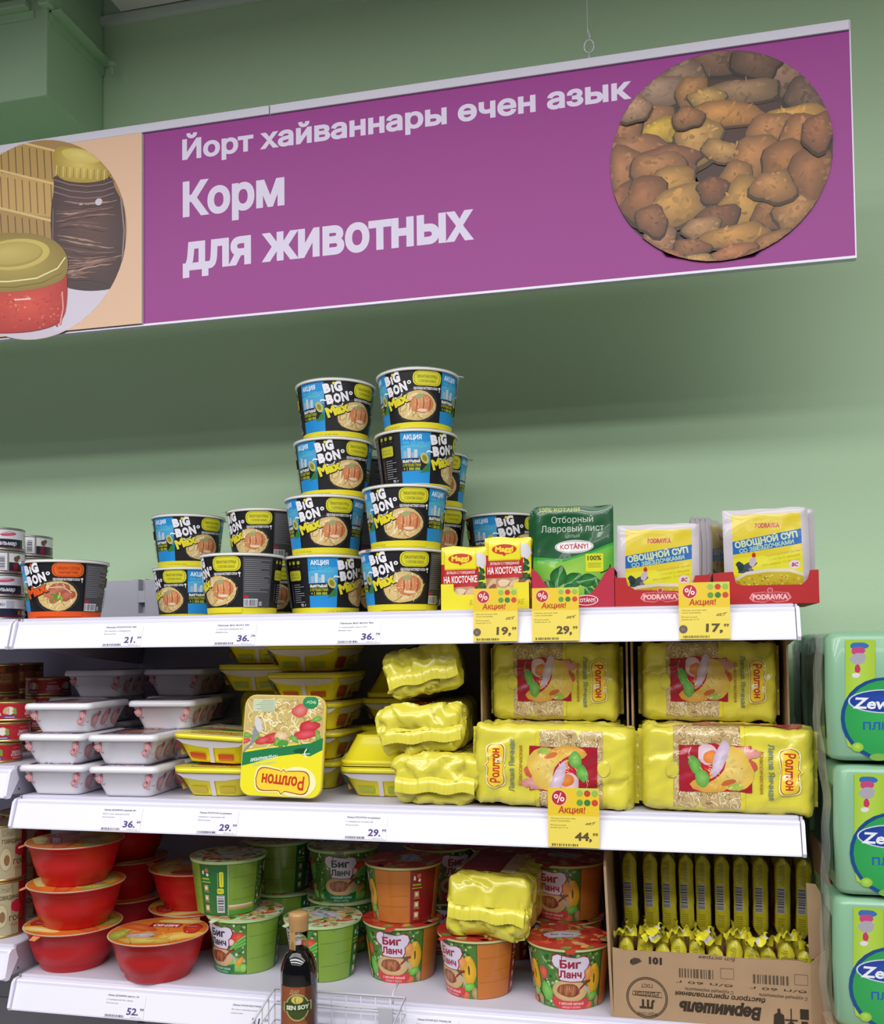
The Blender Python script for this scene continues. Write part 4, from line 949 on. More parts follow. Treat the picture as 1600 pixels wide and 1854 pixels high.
# ------------------------------------------------------------------ yellow noodle trays
YEM = mat('yellow_tray', '#ecdf26', 0.32, coat=.3)
def make_yellow(lidkind, flag):
    t = empty('noodle_tray', (0, 0, 0), 'x', 'noodle tray'); W1, D1, W0, D0, H = .146, .170, .104, .128, .052
    loft_rr('tray', [(W0-.014, D0-.014, 0, .014), (W0-.003, D0-.003, .001, .018), (W0, D0, .005, .019), (W1-.008, D1-.008, H-.010, .020), (W1, D1, H-.0095, .020), (W1, D1, H-.002, .02)], YEM, t)
    A = Art(); rnd = random.Random(4)
    # lid picture (v up = far edge)
    a, b = W1/2, D1/2; A.sy = 1; A.poly(rr(-a+.001, -b+.001, a-.001, b-.001, .018, 6), '#efe32a'); A.clip = rr(-a+.0015, -b+.0015, a-.0015, b-.0015, .0175, 6)
    A.poly([(-a, -b), (a, -b), (a, .010), (.0, -.001), (-a, -.010)], '#c9b070')
    for k in range(230):
        x = rnd.uniform(-a, a); y = rnd.uniform(-b, -.002+.08*x); t_ = rnd.uniform(0, 6.28); bb_ = rnd.uniform(-.8, .8); l = rnd.uniform(.010, .028); pts = []
        for i in range(6): pts.append((x+l*(i/5-.5)*cos(t_), min(y+l*(i/5-.5)*sin(t_), .012))); t_ += bb_*.5
        if all(abs(p[0]) < a-.004 and -b+.004 < p[1] for p in pts): A.line(pts, .0016, rnd.choice(['#f4ecc0', '#d8c27c', '#efe0a0', '#b08c48', '#f9f3d4', '#c8a860']), hold=k % 8 != 0)
    for (x, y, rx, ry, c, c2) in ((-.046, -.034, .018, .010, '#b8202a', '#e0505a'), (-.040, -.020, .024, .008, '#c42a34', '#e2606a'), (-.028, -.060, .014, .012, '#c8484a', '#df8a80'), (.020, -.012, .020, .008, '#b8222c', '#e85e60'), (.036, -.008, .014, .007, '#c23038', '#e06a6a'), (.070, -.006, .010, .005, '#c43a3c', '#e07a70'), (.004, -.016, .012, .008, '#dcb48c', '#efd4b0')):
        A.poly(blobpts(x, y, rx, ry, .25, rnd, 14), c, (x, y), c2)
    for (x, y) in ((-.058, -.046), (-.02, -.012), (.05, -.012), (.01, -.006), (-.062, -.018), (.066, -.016)): A.poly(blobpts(x, y, .009, .005, rnd.uniform(0, 3), rnd, 12, .4), '#5f9a3c', (x, y), '#8cc05c')
    A.line([(.072, .014), (.056, -.004), (.048, -.030)], [.003, .005, .012], '#8f9097'); A.poly(ell(.046, -.034, .006, .013, 16, .3), '#cfcfd6')
    A.poly([(-a, -.016), (-.05, -.006), (-.012, .000), (.03, .006), (a, .014), (a, .036), (.05, .030), (.01, .018), (-.03, .012), (-.05, .016), (-a, .004)], '#1f7b48'); A.poly(ell(-.034, .0075, .014, .0045, 14, .1), '#115030')
    A.poly(blobpts(.000, -.004, .009, .007, 0, rnd, 10, .4), '#4f9a3c'); A.poly(ell(-.046, -.074, .014, .011, 24), '#1f8a50'); A.text('90г', -.056, -.077, .0055, '#d8f0d8', width=.019)
    A.text('ПО-ДОМАШНЕМУ', .008, .0155, .0055, '#e6f2ea', width=.050, ang=.16, bold=.03) ; A.text('КУРИНАЯ ЛАПША', .012, .0255, .0042, '#a8d8b8', width=.042, ang=.16)
    A.line([(-.044, .020), (-.040, .010), (-.044, .004)], .002, '#e6f2ea'); A.line([(-.050, .012), (-.036, .013)], .0012, '#e6f2ea')
    A.poly(ell(-.030, .060, .034, .026, 26), '#f4efb0', (-.03, .06), '#f7f3d0')
    rollton_logo(A, -.004, .0585, .094, -.06); A.poly(rr(.018, -.078, .058, -.056, .001), '#c9cfb0')
    for k in range(6): A.rect(.020, -.0755+k*.0034, .020+.036*(.6+.4*((k*37) % 5)/5), -.0742+k*.0034, '#8fa98a', hold=k > 0)
    A.clip = None
    ld = loft_rr('lid', [(W1, D1, H-.0018, .020), (W1+.001, D1+.001, H-.001, .020), (W1, D1, H, .020)], YEM if lidkind == 'plain' else mat('foil_rim', '#d9c27a', .3, coat=.4), t)
    B = Art(); B.V, B.C, B.Z, B.F, B.n = A.V, A.C, A.Z, A.F, A.n
    # the picture is read from behind the shelf: turn it round
    B.build('printed_film', plane_map((0, 0, H+.0002), (-1, 0, 0), (0, -1, 0)), GLOSS, ld, eps=1.2e-5)
    fr_, sd, lf = tray_side_maps(W0, D0, W1-.008, D1-.008, H-.010)
    Hs = H-.010
    for mp, half in ((fr_, .066), (sd, .08), (lf, .08)):
        A = Art()
        A.poly([(-half*.98, Hs-.001), (half*.98, Hs-.001), (half*.80, Hs-.009), (half*.4, Hs-.013), (0, Hs-.0145), (-half*.4, Hs-.013), (-half*.80, Hs-.009)], '#d9d3da')
        A.rect(-.004, .001, .004, Hs-.012, '#d9d3da')
        c1, c2 = {'r': ('#c8421e', '#e06a2c'), 'g': ('#a8b23c', '#98a83a'), 'y': ('#c9b02c', '#c2a82c'), 'x': ('#c0501e', '#3f8f3a')}[flag]
        for sx in (-1, 1): A.poly([(sx*.012, .006), (sx*.040, .008), (sx*.042, .018), (sx*.012, .017)], c1); A.poly([(sx*.012, .007), (sx*.038, .009), (sx*.038, .0105), (sx*.012, .0085)], c2)
        if mp is not fr_: A.poly([(-.05, .006), (-.01, .006), (-.01, .026), (-.055, .026)], '#b5352a'); noodles(A, .02, .012, .07, Hs-.012, random.Random(3), 60)
        else:
            A.poly([(-half*1.02, Hs-.002), (-half*.90, Hs-.006), (-half*.86, Hs-.018), (-half*.78, Hs-.014), (-half*.9, Hs-.022), (-half*.97, Hs-.012)], '#6d1c20' if flag in 'ry' else '#1c3a24')
        A.build('printed_side', mp, GLOSS, t, off=5e-4)
    return t
yt_plain = Stock(make_yellow('plain', 'y')); yt_foil = Stock(make_yellow('foil', 'r')); yt_green = Stock(make_yellow('plain', 'g')); yt_mix = Stock(make_yellow('foil', 'x'))
GY = 'yellow noodle trays on the middle shelf'; YH = .0535
def Yt(st, px, lev, Yf, lab, rz=0.0, inv=False, dz=0.0, roll=0.0):
    z = Z2+lev*YH+.0005+dz; p = at(px, 1437-lev*54, Yf); rot = (pi, roll, rz) if inv else (0, roll, rz)
    if inv: z += .0525
    st.put((p.x-sin(rz)*.07, Yf+.07, z), rot=rot, label=lab, group=GY)
Yt(yt_plain, 386, 0, .040, 'bottom yellow noodle tray beside the white trays, plain yellow lid')
Yt(yt_foil, 383, 1, .040, 'yellow tray with noodle-picture lid sitting on the front left yellow tray', 0, dz=.004, roll=.05)
for k in range(4): Yt((yt_green, yt_mix, yt_mix, yt_mix)[k], 551, k, .150, 'yellow tray of the central pile behind the upright tray, layer %s' % ('one', 'two', 'three', 'four')[k])
Yt(yt_green, 549, 4, .158, 'topmost yellow tray of the central pile right under the top shelf')
Yt(yt_green, 690, 0, .080, 'lower yellow tray right of the upright one, green flashes on its end')
Yt(yt_green, 690, 1, .080, 'yellow tray turned upside down on another, right of the upright tray', inv=True)
for k in range(2): Yt(yt_green, 720, k, .275, 'rear yellow tray behind the upside-down one, layer %s' % ('one', 'two')[k])
Yt(yt_green, 722, 2, .275, 'dim yellow tray in the rear right of the middle shelf', inv=False); Yt(yt_mix, 730, 3, .275, 'dim upside-down yellow tray at the rear, left of the end-on bags', inv=True)
for k in range(2): Yt(yt_green, 459+k*8, 3+k, .235, ('yellow tray resting on the one that stands on edge, rear left of the pile', 'yellow tray at the top of the rear left column')[k], dz=.014)
for yy_, lb in ((.262, 'yellow tray standing on edge with its barcode base towards the aisle'), (.385, 'yellow tray standing on edge hidden at the very back')):
    q = at(462, 1290, yy_-.05).x; yt_plain.put((q, yy_, Z2+.0865), rot=(pi/2, 0, pi), label=lb, group=GY)
B = Art(); B.barcode(-.040, -.045, -.008, .010, n=20, seed=5, vert=True); B.rect(-.045, .022, -.002, .036, '#b3b93a'); B.rect(-.004, .05, .006, .064, '#d9d3da')
B.build('base_barcode', plane_map((0, 0, -.0003), (-1, 0, 0), (0, 1, 0)), GLOSS, yt_plain.root)
for o_ in [o for o in COL.objects if o.name.startswith('noodle_tray') and o.get('label', '').startswith('yellow tray standing on edge')]:
    if not any(c.name.startswith('base_barcode') for c in o_.children):
        c = [c for c in yt_plain.root.children if c.name.startswith('base_barcode')][0].copy(); COL.objects.link(c); c.parent = o_
p = onz(516, 1449, Z2)                                # upright tray, lid towards the aisle, upside down
up = yt_foil.put((p.x, .040, Z2+.0915+.001), rot=(pi/2-.10, 0, 0), label='yellow noodle tray standing upright, picture lid facing out upside down', group=GY)
up.rotation_euler = (pi/2-.13, 0.02, 0.0); up.location = (p.x, .066, Z2+.0865)
# ------------------------------------------------------------------ red bowls
REDP = mat('red_plastic', '#c41519', 0.36, spec=0.5)
def make_bowl():
    t = empty('noodle_bowl', (0, 0, 0), 'x', 'noodle bowl'); H = .0735; KB = .93
    lathe('bowl', [(.045, .003), (.047, 0), (.058, 0), (.061, .003), (.064, .013), (.070, .017), (.078, .040), (.0835, .062), (.085, .0625), (.0855, .070), (.092, .0715), (.092, .0735)], 64, REDP, t)
    A = Art(); rnd = random.Random(6); A.poly(ell(0, 0, .0925, .0925, 60), '#e8e2b8'); A.clip = ell(0, 0, .0915, .0915, 48)
    A.poly(ell(0, 0, .0915, .0915, 60), '#d8752c', (0, .02), '#e0862f')
    for (x, y, rx, ry, a, c, c2) in ((-.05, .03, .05, .022, .5, '#e9b23c', '#f4dc80'), (.05, -.02, .045, .02, -.4, '#c44a24', '#e07a3c'), (.0, .06, .05, .02, .1, '#c9a53c', '#f0d878'), (.02, .03, .03, .015, .3, '#b9a0a4', '#dcc8cc'), (-.06, -.02, .02, .03, .2, '#b52a22', '#d8502c'), (.065, .03, .018, .03, 0, '#8a9a3a', '#c0c860'), (-.02, -.065, .05, .013, 0, '#e2c860', '#f4ecb0')):
        A.poly(blobpts(x, y, rx, ry, a, rnd, 18, .2), c, (x, y), c2)
    for k in range(40):
        a = rnd.uniform(0, 6.28); x, y = rnd.uniform(-.07, .07), rnd.uniform(-.01, .075); A.line([(x, y), (x+.012*cos(a), y+.012*sin(a))], .0012, rnd.choice(['#f8ecb8', '#b3572a', '#f0d070', '#7c3a20']), hold=k > 0)
    A.rect(-.030, -.048, .032, -.024, '#a81c22'); A.text('МЕНЮ', 0, -.041, .0125, '#f3ecee', width=.050, bold=.05, al='c'); A.rect(-.066, -.040, -.040, -.026, '#b8262a'); A.text('ДОШИРАК', -.053, -.035, .004, '#f3ecee', width=.022, al='c')
    A.clip = None
    ld = lathe('lid', [(.0925, .0736), (.0935, .0742), (.0925, .0748), (.05, .0750), (.02, .0751)], 64, mat('lid_foil', '#d9cdb4', .3, metal=.4), t)
    A.build('printed_film', plane_map((0, 0, .0752), (1, 0, 0), (0, 1, 0)), GLOSS, ld)
    prism('pull_tab', [(-.010, -.086), (.010, -.086), (.008, -.104), (-.006, -.104)], .0008, mat('tab_foil', '#d88a5c', .35), ld, lambda u, v, h: (u, v, .0738-h-(max(0, -v-.09))*.4))
    return t
bw_ = make_bowl()
for c_ in [bw_]+list(bw_.children)+[g_ for c in bw_.children for g_ in c.children]:
    if c_.type == 'MESH':
        for v in c_.data.vertices: v.co.x *= .93; v.co.y *= .93
bowl = Stock(bw_); GBW = 'red noodle bowls on the lowest visible shelf'
def bowlat(px, py, lev, lab, psi=0, Y=None, tab=-1.0):
    if Y is None: g = onz(px, py, Z3); Y = g.y+.054; x = at(px, py-30, Y).x
    else: x = at(px, py, Y).x
    bowl.put((x, Y, Z3+lev*.0756), tab, lab, GBW); return x, Y
bx, by = bowlat(133, 1764, 0, 'bottom red bowl of the front left pile at the shelf corner', tab=-.2)
bowl.put((bx+.006, by, Z3+.0756), -.95, 'middle red bowl of the front left pile, orange tab to the left', GBW)
bowl.put((bx+.002, by+.002, Z3+.1512), -.95, 'top red bowl of the front left pile', GBW)
bowlat(287, 1784, 0, 'lone front red bowl with bright orange lid and white lettering', tab=pi+.1)
y2 = .285; x2 = at(226, 1560, y2).x
for k in range(3): bowl.put((x2+.002*k, y2, Z3+.0756*k), k*1.1, 'rear red bowl behind the left pile, layer %s' % ('one', 'two', 'three')[k], GBW)
y4 = .230; x4 = at(352, 1620, y4).x
for k in range(2): bowl.put((x4, y4, Z3+.0756*k), k+.5, 'rear red bowl left of the green cups, layer %s' % ('one', 'two')[k], GBW)

# ------------------------------------------------------------------ lunch cups
LRT, LRB, LH = .0655, .0540, .0965; LRM = .060; DL = LRM*pi/180
def lunch_label(kind):
    A = Art(); rnd = random.Random(21 if kind == 'g' else 22); P = lambda d: d*DL; H = LH
    main, dark, logo, rib = ('#7fa23a', '#1f6a32', '#8c1f3c', '#1f7040') if kind == 'g' else ('#c2722c', '#8c1f22', '#a01c3c', '#cc3a3c')
    if kind == 'g2': pass
    A.rect(P(-180), 0, P(180), H-.002, '#4c7a34')
    for d0 in (0, -100):                              # picture fronts
        xa, xb = P(d0-50), P(d0+50)
        for k in range(170):
            x, y = rnd.uniform(xa+.004, xb-.004), rnd.uniform(.004, H-.006); s = rnd.uniform(.0015, .0042)
            A.poly(blobpts(x, y, s, s*rnd.uniform(.5, 1), rnd.uniform(0, 3), rnd, 7, .3), rnd.choice(['#35602a', '#6b9a48', '#a3c080', '#2c5224', '#8db468', '#cfdcb8', '#5a8a3c']), hold=k % 10 != 0)
        def bl(x, y, rx, ry, a, c, c2): A.poly(blobpts(P(d0+x), y, rx, ry, a, rnd, 16, .12), c, (P(d0+x), y+ry*.2), c2)
        if kind == 'g':
            bl(26, .070, .0085, .0085, 0, '#c0342c', '#e2584a'); bl(37, .066, .0115, .0105, 0, '#c8382e', '#e8604e'); bl(24, .058, .006, .006, 0, '#e0b0a8', '#f0d0c8')
            for k in range(9): A.line([(P(d0+22), .040+k*.0006), (P(d0+36), .048+k*.0016), (P(d0+49), .053+k*.0022)], .0022, ['#3c8a34', '#5cae48', '#7cc05c'][k % 3])
            bl(31, .018, .012, .014, .2, '#6fae3c', '#9cd060'); bl(38, .024, .010, .005, .8, '#d8862c', '#f0a848'); bl(44, .012, .007, .008, .2, '#78b444', '#a4d468')
        else:
            bl(24, .060, .010, .014, .4, '#d88a4c', '#eeaa6a'); bl(37, .042, .0115, .026, -.1, '#d49a1c', '#f0c038'); bl(37, .048, .0018, .008, 0, '#5c4a14', '#6a5418'); bl(37, .066, .006, .006, 0, '#dca824', '#f0c848')
            bl(35, .020, .011, .007, .2, '#5cae3c', '#8cd45c'); bl(46, .010, .006, .010, .2, '#a08458', '#c0a678'); bl(30, .006, .008, .006, 0, '#c85a34', '#e07a4c')
            bl(-44, .055, .008, .010, 0, '#c8442c', '#dd6a4c'); bl(-40, .025, .010, .016, .3, '#5cb03c', '#8cd060')
        A.poly(ell(P(d0-2), .030, P(28), .018, 22), '#c9a570', (P(d0-2), .034), '#e2c894'); bl(-4, .031, P(19), .0105, 0, '#8c4a2c', '#b5704a')
        for k in range(7): A.line([(P(d0-18+k*5), .023), (P(d0-16+k*5), .038)], .0011, '#6a3420' if k % 2 else '#c98a60', hold=k > 0)
        A.line([(P(d0+6), .022), (P(d0+14), .034), (P(d0+22), .042), (P(d0+30), .046)], [.002, .003, .0035, .004], '#8c2028')
        for k in range(4): A.line([(P(d0+22), .034+k*.0014), (P(d0+31), .022+k*.003)], .0011, '#b9b4b4')
        A.poly([(P(d0-32), .021), (P(d0-30), .006), (P(d0-20), .001), (P(d0), 0), (P(d0+20), .001), (P(d0+28), .007), (P(d0+29), .020), (P(d0+10), .0140), (P(d0-12), .0140)], rib)
        A.text('с мясной лапшой' if kind != 'g' else 'с курицей супом', P(d0), .0078, .0045, '#f0c8c8' if kind != 'g' else '#b8dcc0', width=P(40), al='c', bold=.02); A.text('овощи и зелень', P(d0), .0025, .0038, '#f0c8c8' if kind != 'g' else '#b8dcc0', width=P(30), al='c')
        for q, c in ((1.07, logo), (1.0, '#d9d0e4')):
            A.poly([(P(d0)+x*q, .0665+y*q) for x, y in [(-.029, .010), (-.027, .018), (-.020, .0215), (-.012, .0195), (.008, .0165), (.019, .0185), (.026, .016), (.0285, .008), (.025, .000), (.0205, -.004), (.021, -.013), (.017, -.0205), (.0, -.021), (-.017, -.0190), (-.019, -.012), (-.0185, -.002), (-.026, .003)]], c)
        tc_ = '#a01c3c' if not (kind == 'g') else '#1c3c44'
        A.text('Биг', P(d0)-.017, .0670, .0125, tc_, width=.032, bold=.045); A.text('Ланч', P(d0)-.0185, .0515, .0110, tc_, width=.035, bold=.045)
    for d0, w_ in ((50, 60), (160, 50)):
        A.rect(P(d0), .001, P(d0+w_), H-.005, main); A.line([(P(d0), .001), (P(d0), H-.005)], .0006, '#2c3c14')
        for k, y in enumerate((.088, .068, .047, .028)): A.line([(P(d0+(4 if k % 2 else w_*.45)), y), (P(d0+w_*(.95 if k else .35)), y+.0015)], .0006, '#4c6420' if kind == 'g' else '#96521c')
        if d0 == 160 and kind == 'g': A.rect(P(d0), .012, P(d0+w_*.9), .017, '#cf9a6c'); A.rect(P(d0), .016, P(d0+w_*.9), .019, '#e2ddd0'); A.rect(P(d0), .001, P(d0+w_), .009, '#4c9a34')
    A.rect(P(110), .001, P(160), H-.005, dark); A.line([(P(159), .001), (P(159), H-.004)], .0012, '#c9cf9a')
    for k, c in enumerate(('#c8a070', '#c0a878', '#d8b080')):
        y = .045-k*.018; A.rect(P(117), y, P(125), y+.010, c); A.poly(ell(P(121), y+.005, .002, .003, 8), '#f2e6d0'); A.rect(P(116), y-.003, P(127), y-.0015, '#7a9a50' if kind == 'g' else '#c87a50')
    A.rect(P(113), .060, P(130), .0615, '#c8c030'); A.rect(P(114), .065, P(128), .068, '#a8b83a'); A.poly(blobpts(P(124), .082, .004, .004, 0, rnd, 8), '#c86a50'); A.poly(blobpts(P(117), .078, .002, .004, 0, rnd, 8), '#e8e6e0'); A.poly(blobpts(P(125), .074, .0025, .003, 0, rnd, 8), '#e8e6e0')
    if kind == 'g':
        A.poly(rr(P(145), .052, P(152), .080, .0025), '#d9cf20'); A.poly(rr(P(145.6), .0526, P(151.4), .0794, .002), '#e2da2c'); A.line([(P(148.5), .056), (P(148.5), .076)], .0008, '#8c8a1c'); A.line([(P(142.5), .05), (P(142.5), .078)], .0007, '#c8c030')
        A.poly(rr(P(141), .040, P(152), .050, .0025), '#e2da2c'); A.text('90 г', P(142.5), .0425, .005, '#5c5a14', width=P(8)); A.barcode(P(140), .006, P(153), .037, n=18, vert=True)
    return A
def make_lunch(kind, bodyc, rimc):
    t = empty('lunch_cup', (0, 0, 0), 'x', 'soup cup')
    lathe('cup_body', [(LRB-.003, .0035), (LRB-.002, 0), (LRB-.0008, 0), (LRT-.0010, LH-.003)], 56, mat('lunch_paper_'+kind, bodyc, .45), t)
    lunch_label(kind).build('printed_sleeve', cone_map(LRB, LRT, LH, LRM), GLOSS, t, cu=.0055, off=2e-4, eps=1.6e-5)
    lathe('rim', [(LRT-.002, LH-.003), (LRT+.0025, LH-.004), (LRT+.0036, LH-.002), (LRT+.003, LH+.0006), (LRT-.002, LH+.0008)], 56, mat('lunch_rim_'+kind, rimc, .35), t, cap0=False, cap1=False)
    A = Art(); rnd = random.Random(5 if kind == 'g' else 6); R = LRT+.004; A.poly(ell(0, 0, R, R, 56), '#c9d6b0' if kind == 'g' else '#b8382c'); A.clip = ell(0, 0, R*.985, R*.985, 40)
    for k in range(90):
        a, q = rnd.uniform(0, 6.28), sqrt(rnd.random())*R; A.poly(blobpts(q*cos(a), q*sin(a), rnd.uniform(.004, .014), rnd.uniform(.003, .008), rnd.uniform(0, 3), rnd, 10, .3), rnd.choice(['#4f7a34', '#7ca05c', '#d07a3c', '#c04a30', '#a9bd80', '#3c6228', '#d8a458'] if kind == 'g' else ['#c03a2c', '#d8603c', '#b02c28', '#c8a070', '#6a9a44', '#e0a05c', '#a02424']), hold=k % 9 != 0)
    A.poly(blobpts(-.01, .01, .030, .018, .2, rnd, 18, .15), '#b9b8c8', (-.01, .01), '#d2d2de'); A.text('Биг Ланч', -.01, .005, .008, '#4a4a60', width=.036, al='c', bold=.03)
    A.clip = None
    ld = lathe('lid', [(LRT+.0038, LH+.0004), (LRT+.0044, LH+.0010), (LRT+.0036, LH+.0016), (LRT-.004, LH+.0017)], 56, mat('lunch_lid_'+kind, '#c6d4ae' if kind == 'g' else '#b8402f', .3, coat=.4), t)
    A.build('printed_film', plane_map((0, 0, LH+.0018), (1, 0, 0), (0, 1, 0)), GLOSS, ld)
    mesh_from('pull_tab', [(-.010, -LRT, LH+.001), (.008, -LRT-.002, LH+.001), (.004, -LRT-.014, LH-.003), (-.008, -LRT-.013, LH-.003)], [(0, 1, 2, 3)], MATS['lunch_lid_'+kind], ld)
    return t
lg = Stock(make_lunch('g', '#7fb04a', '#b9d68a')); lo = Stock(make_lunch('o', '#a8c060', '#c4cf88'))
GLG, GLO = 'green lunch cups on the lowest visible shelf', 'red-orange lunch cups on the lowest visible shelf'
LP = LH+.0022
def L_(st, px, py, lev, psi, lab, Y=None, tilt=0.0):
    if Y is None: g = onz(px, py, Z3); Y = g.y+LRB; x = at(px, py-60, Y).x
    else: x = at(px, py, Y).x
    return st.put((x, Y, Z3+lev*LP), facing(x, Y, psi), lab, GLG if st is lg else GLO), x, Y
_, xg, yg = L_(lg, 444, 1766, 0, 48, 'lower green lunch cup of the pair beside the lone red bowl, tomatoes showing')
L_(lg, 414, 1620, 1, 160, 'upper green lunch cup of the pair beside the red bowl, barcode panel facing out', Y=yg+.008)
_, xh, yh = L_(lg, 585, 1780, 0, 58, 'green lunch cup directly behind the soy sauce bottle, plain green side')
L_(lg, 514, 1640, 0, 80, 'dim green lunch cup at the rear, lower, behind the bottle', Y=yh+.185); L_(lg, 506, 1560, 1, 80, 'dim plain green lunch cup at the rear above the bottle cap', Y=yh+.180)
L_(lg, 622, 1640, 0, 5, 'rear green lunch cup under the dark logo cup', Y=yh+.150); L_(lg, 622, 1560, 1, 5, 'rear green lunch cup with dark lettering on pale logo, between piles', Y=yh+.142)
_, xo, yo = L_(lo, 728, 1781, 0, 16, 'lower lunch cup of the central pair, crimson logo facing forward')
L_(lo, 731, 1620, 1, 100, 'upper lunch cup of the central pair, plain orange panel facing out', Y=yo+.010)
L_(lo, 793, 1600, 0, 250, 'dim lunch cup hidden behind the central pair, lower', Y=yo+.162); L_(lo, 796, 1560, 1, 230, 'dim green-speckled lunch cup behind the central pair, upper', Y=yo+.160)
_, xq, yq = L_(lo, 866, 1810, 0, 52, 'lunch cup under the stray yellow noodle bag, orange side to the right')
L_(lo, 918, 1560, 0, 90, 'rear lunch cup hidden behind the stray yellow bag, lower', Y=yq+.200); L_(lo, 918, 1560, 1, 90, 'rear orange lunch cup in black shade above the stray yellow bag', Y=yq+.200)
_, xr, yr = L_(lo, 1030, 1828, 0, -3, 'rightmost front lunch cup beside the cardboard carton, crimson logo')
L_(lo, 1022, 1640, 0, 28, 'rear lunch cup behind the rightmost front one, lower', Y=yr+.140); L_(lo, 1026, 1600, 1, 28, 'dim rear lunch cup next to the carton, upper', Y=yr+.138)
# stray noodle bag lying on a cup
eb = end_bag(0, 0, 0, 23, 'stray yellow noodle bag lying on a lunch cup on the lowest shelf', (at(882, 1640, yq-.04).x, yq-.062, Z3+LP+.001), rz=-.03, ry=.07, T=.135, W=.100, L=.20)

# ------------------------------------------------------------------ price tags on the rails
TAGP = mat('tag_paper', '#e9e7f2', .5)
RUP = Vector((0, .0135, .0395)).normalized()
def rail_map(X, z, drop=0.0): return plane_map((X, -.0202-.0003, z-.0495), (1, 0, 0), RUP)
def price_tag(pl, pr_, py, z, a, rub, kop, label, pale=False):
    xa, xb = at(pl, py, -.014).x, at(pr_, py, -.014).x; w_ = xb-xa; h = .0395
    t = empty('price_tag', (xa, -.0202, z-.0495), label, 'price tag', 'white price tags on the shelf rails')
    m_ = lambda u, v, hh: Vector((u, 0, 0))+RUP*v+Vector((0, -.9463, .3233))*(.0003+hh)
    prism('paper', [(0, .0015), (w_, .0015), (w_, h), (0, h)], .0003, TAGP, t, m_)
    A = Art(); DK = '#6a6488' if pale else '#45406a'
    A.text(a[0], .002, h-.0045, .0026, DK, width=w_*.80, shear=.15, bold=.02); A.text(a[1], .001, h-.0110, .0020, DK, width=w_*.66, shear=.15); A.text(a[2], .001, h-.0165, .0018, DK, width=w_*.30, shear=.15)
    A.text(rub+'.', w_*.56, .0075, .0110, '#5a4a86', width=w_*.30, shear=.08, bold=.03); A.text(kop, w_*.885, .0145, .0042, '#5a4a86', width=w_*.10, shear=.15, bold=.02)
    A.barcode(.001, .002, w_*.52, .0062, col='#4a4668', bg=None, n=30, seed=pl); A.text('цена за 1 шт', w_*.68, .003, .0014, DK, width=w_*.26)
    A.build('print', lambda u, v: (m_(u, v, .0004), Vector((0, -.9463, .3233))), MATTE, t)
for a in ((187, 257, 1145, 0, ('Лапша РОЛЛТОН 90г', 'б/п лапша с говядиной', 'Россия'), '21', '99', 'price tag 21.99 left of the first noodle cups on the top rail'),
          (389, 463, 1140, 0, ('Лапша BIG BON 95г', 'с соусом говядина б/п', 'Маревен Фуд'), '36', '79', 'price tag 36.79 under the barcode cup on the top rail'),
          (611, 689, 1135, 0, ('Лапша BIG BON 95г', 'с курицей соус б/п', 'Маревен Фуд'), '36', '79', 'price tag 36.79 under the left noodle tower on the top rail'),
          (184, 256, 1465, -PITCH, ('Лапша ДОШИРАК куриная 90г', 'б/п со вкусом', 'Коя Россия'), '36', '49', 'price tag 36.49 under the white trays'),
          (357, 430, 1475, -PITCH, ('Лапша РОЛЛТОН по-домашн', 'куриная с гренками 90г', 'Россия'), '29', '99', 'price tag 29.99 under the left yellow trays'),
          (624, 700, 1480, -PITCH, ('Лапша РОЛЛТОН по-домашн', 'с говядиной на дом 90г', 'Россия'), '29', '99', 'price tag 29.99 just left of the end-on noodle bags'),
          (191, 262, 1805, -2*PITCH, ('Лапша ДОШИРАК квисти 110г', 'с говядиной б/п чаша', 'Коя Россия'), '52', '99', 'price tag 52.99 under the red bowls'),
          (417, 487, 1825, -2*PITCH, ('Лапша КУХНЯ БЕЗ ГРАНИЦ', 'биг ланч с мясной ноткой', 'куриная'), '31', '29', 'price tag 31.29 partly behind the wire basket'),
          (752, 829, 1845, -2*PITCH, ('Лапша КУХНЯ БЕЗ ГРАНИЦ 90г', 'биг ланч с говядиной', 'Россия'), '31', '29', 'price tag right of the wire basket, cut by the picture edge')): price_tag(*a)
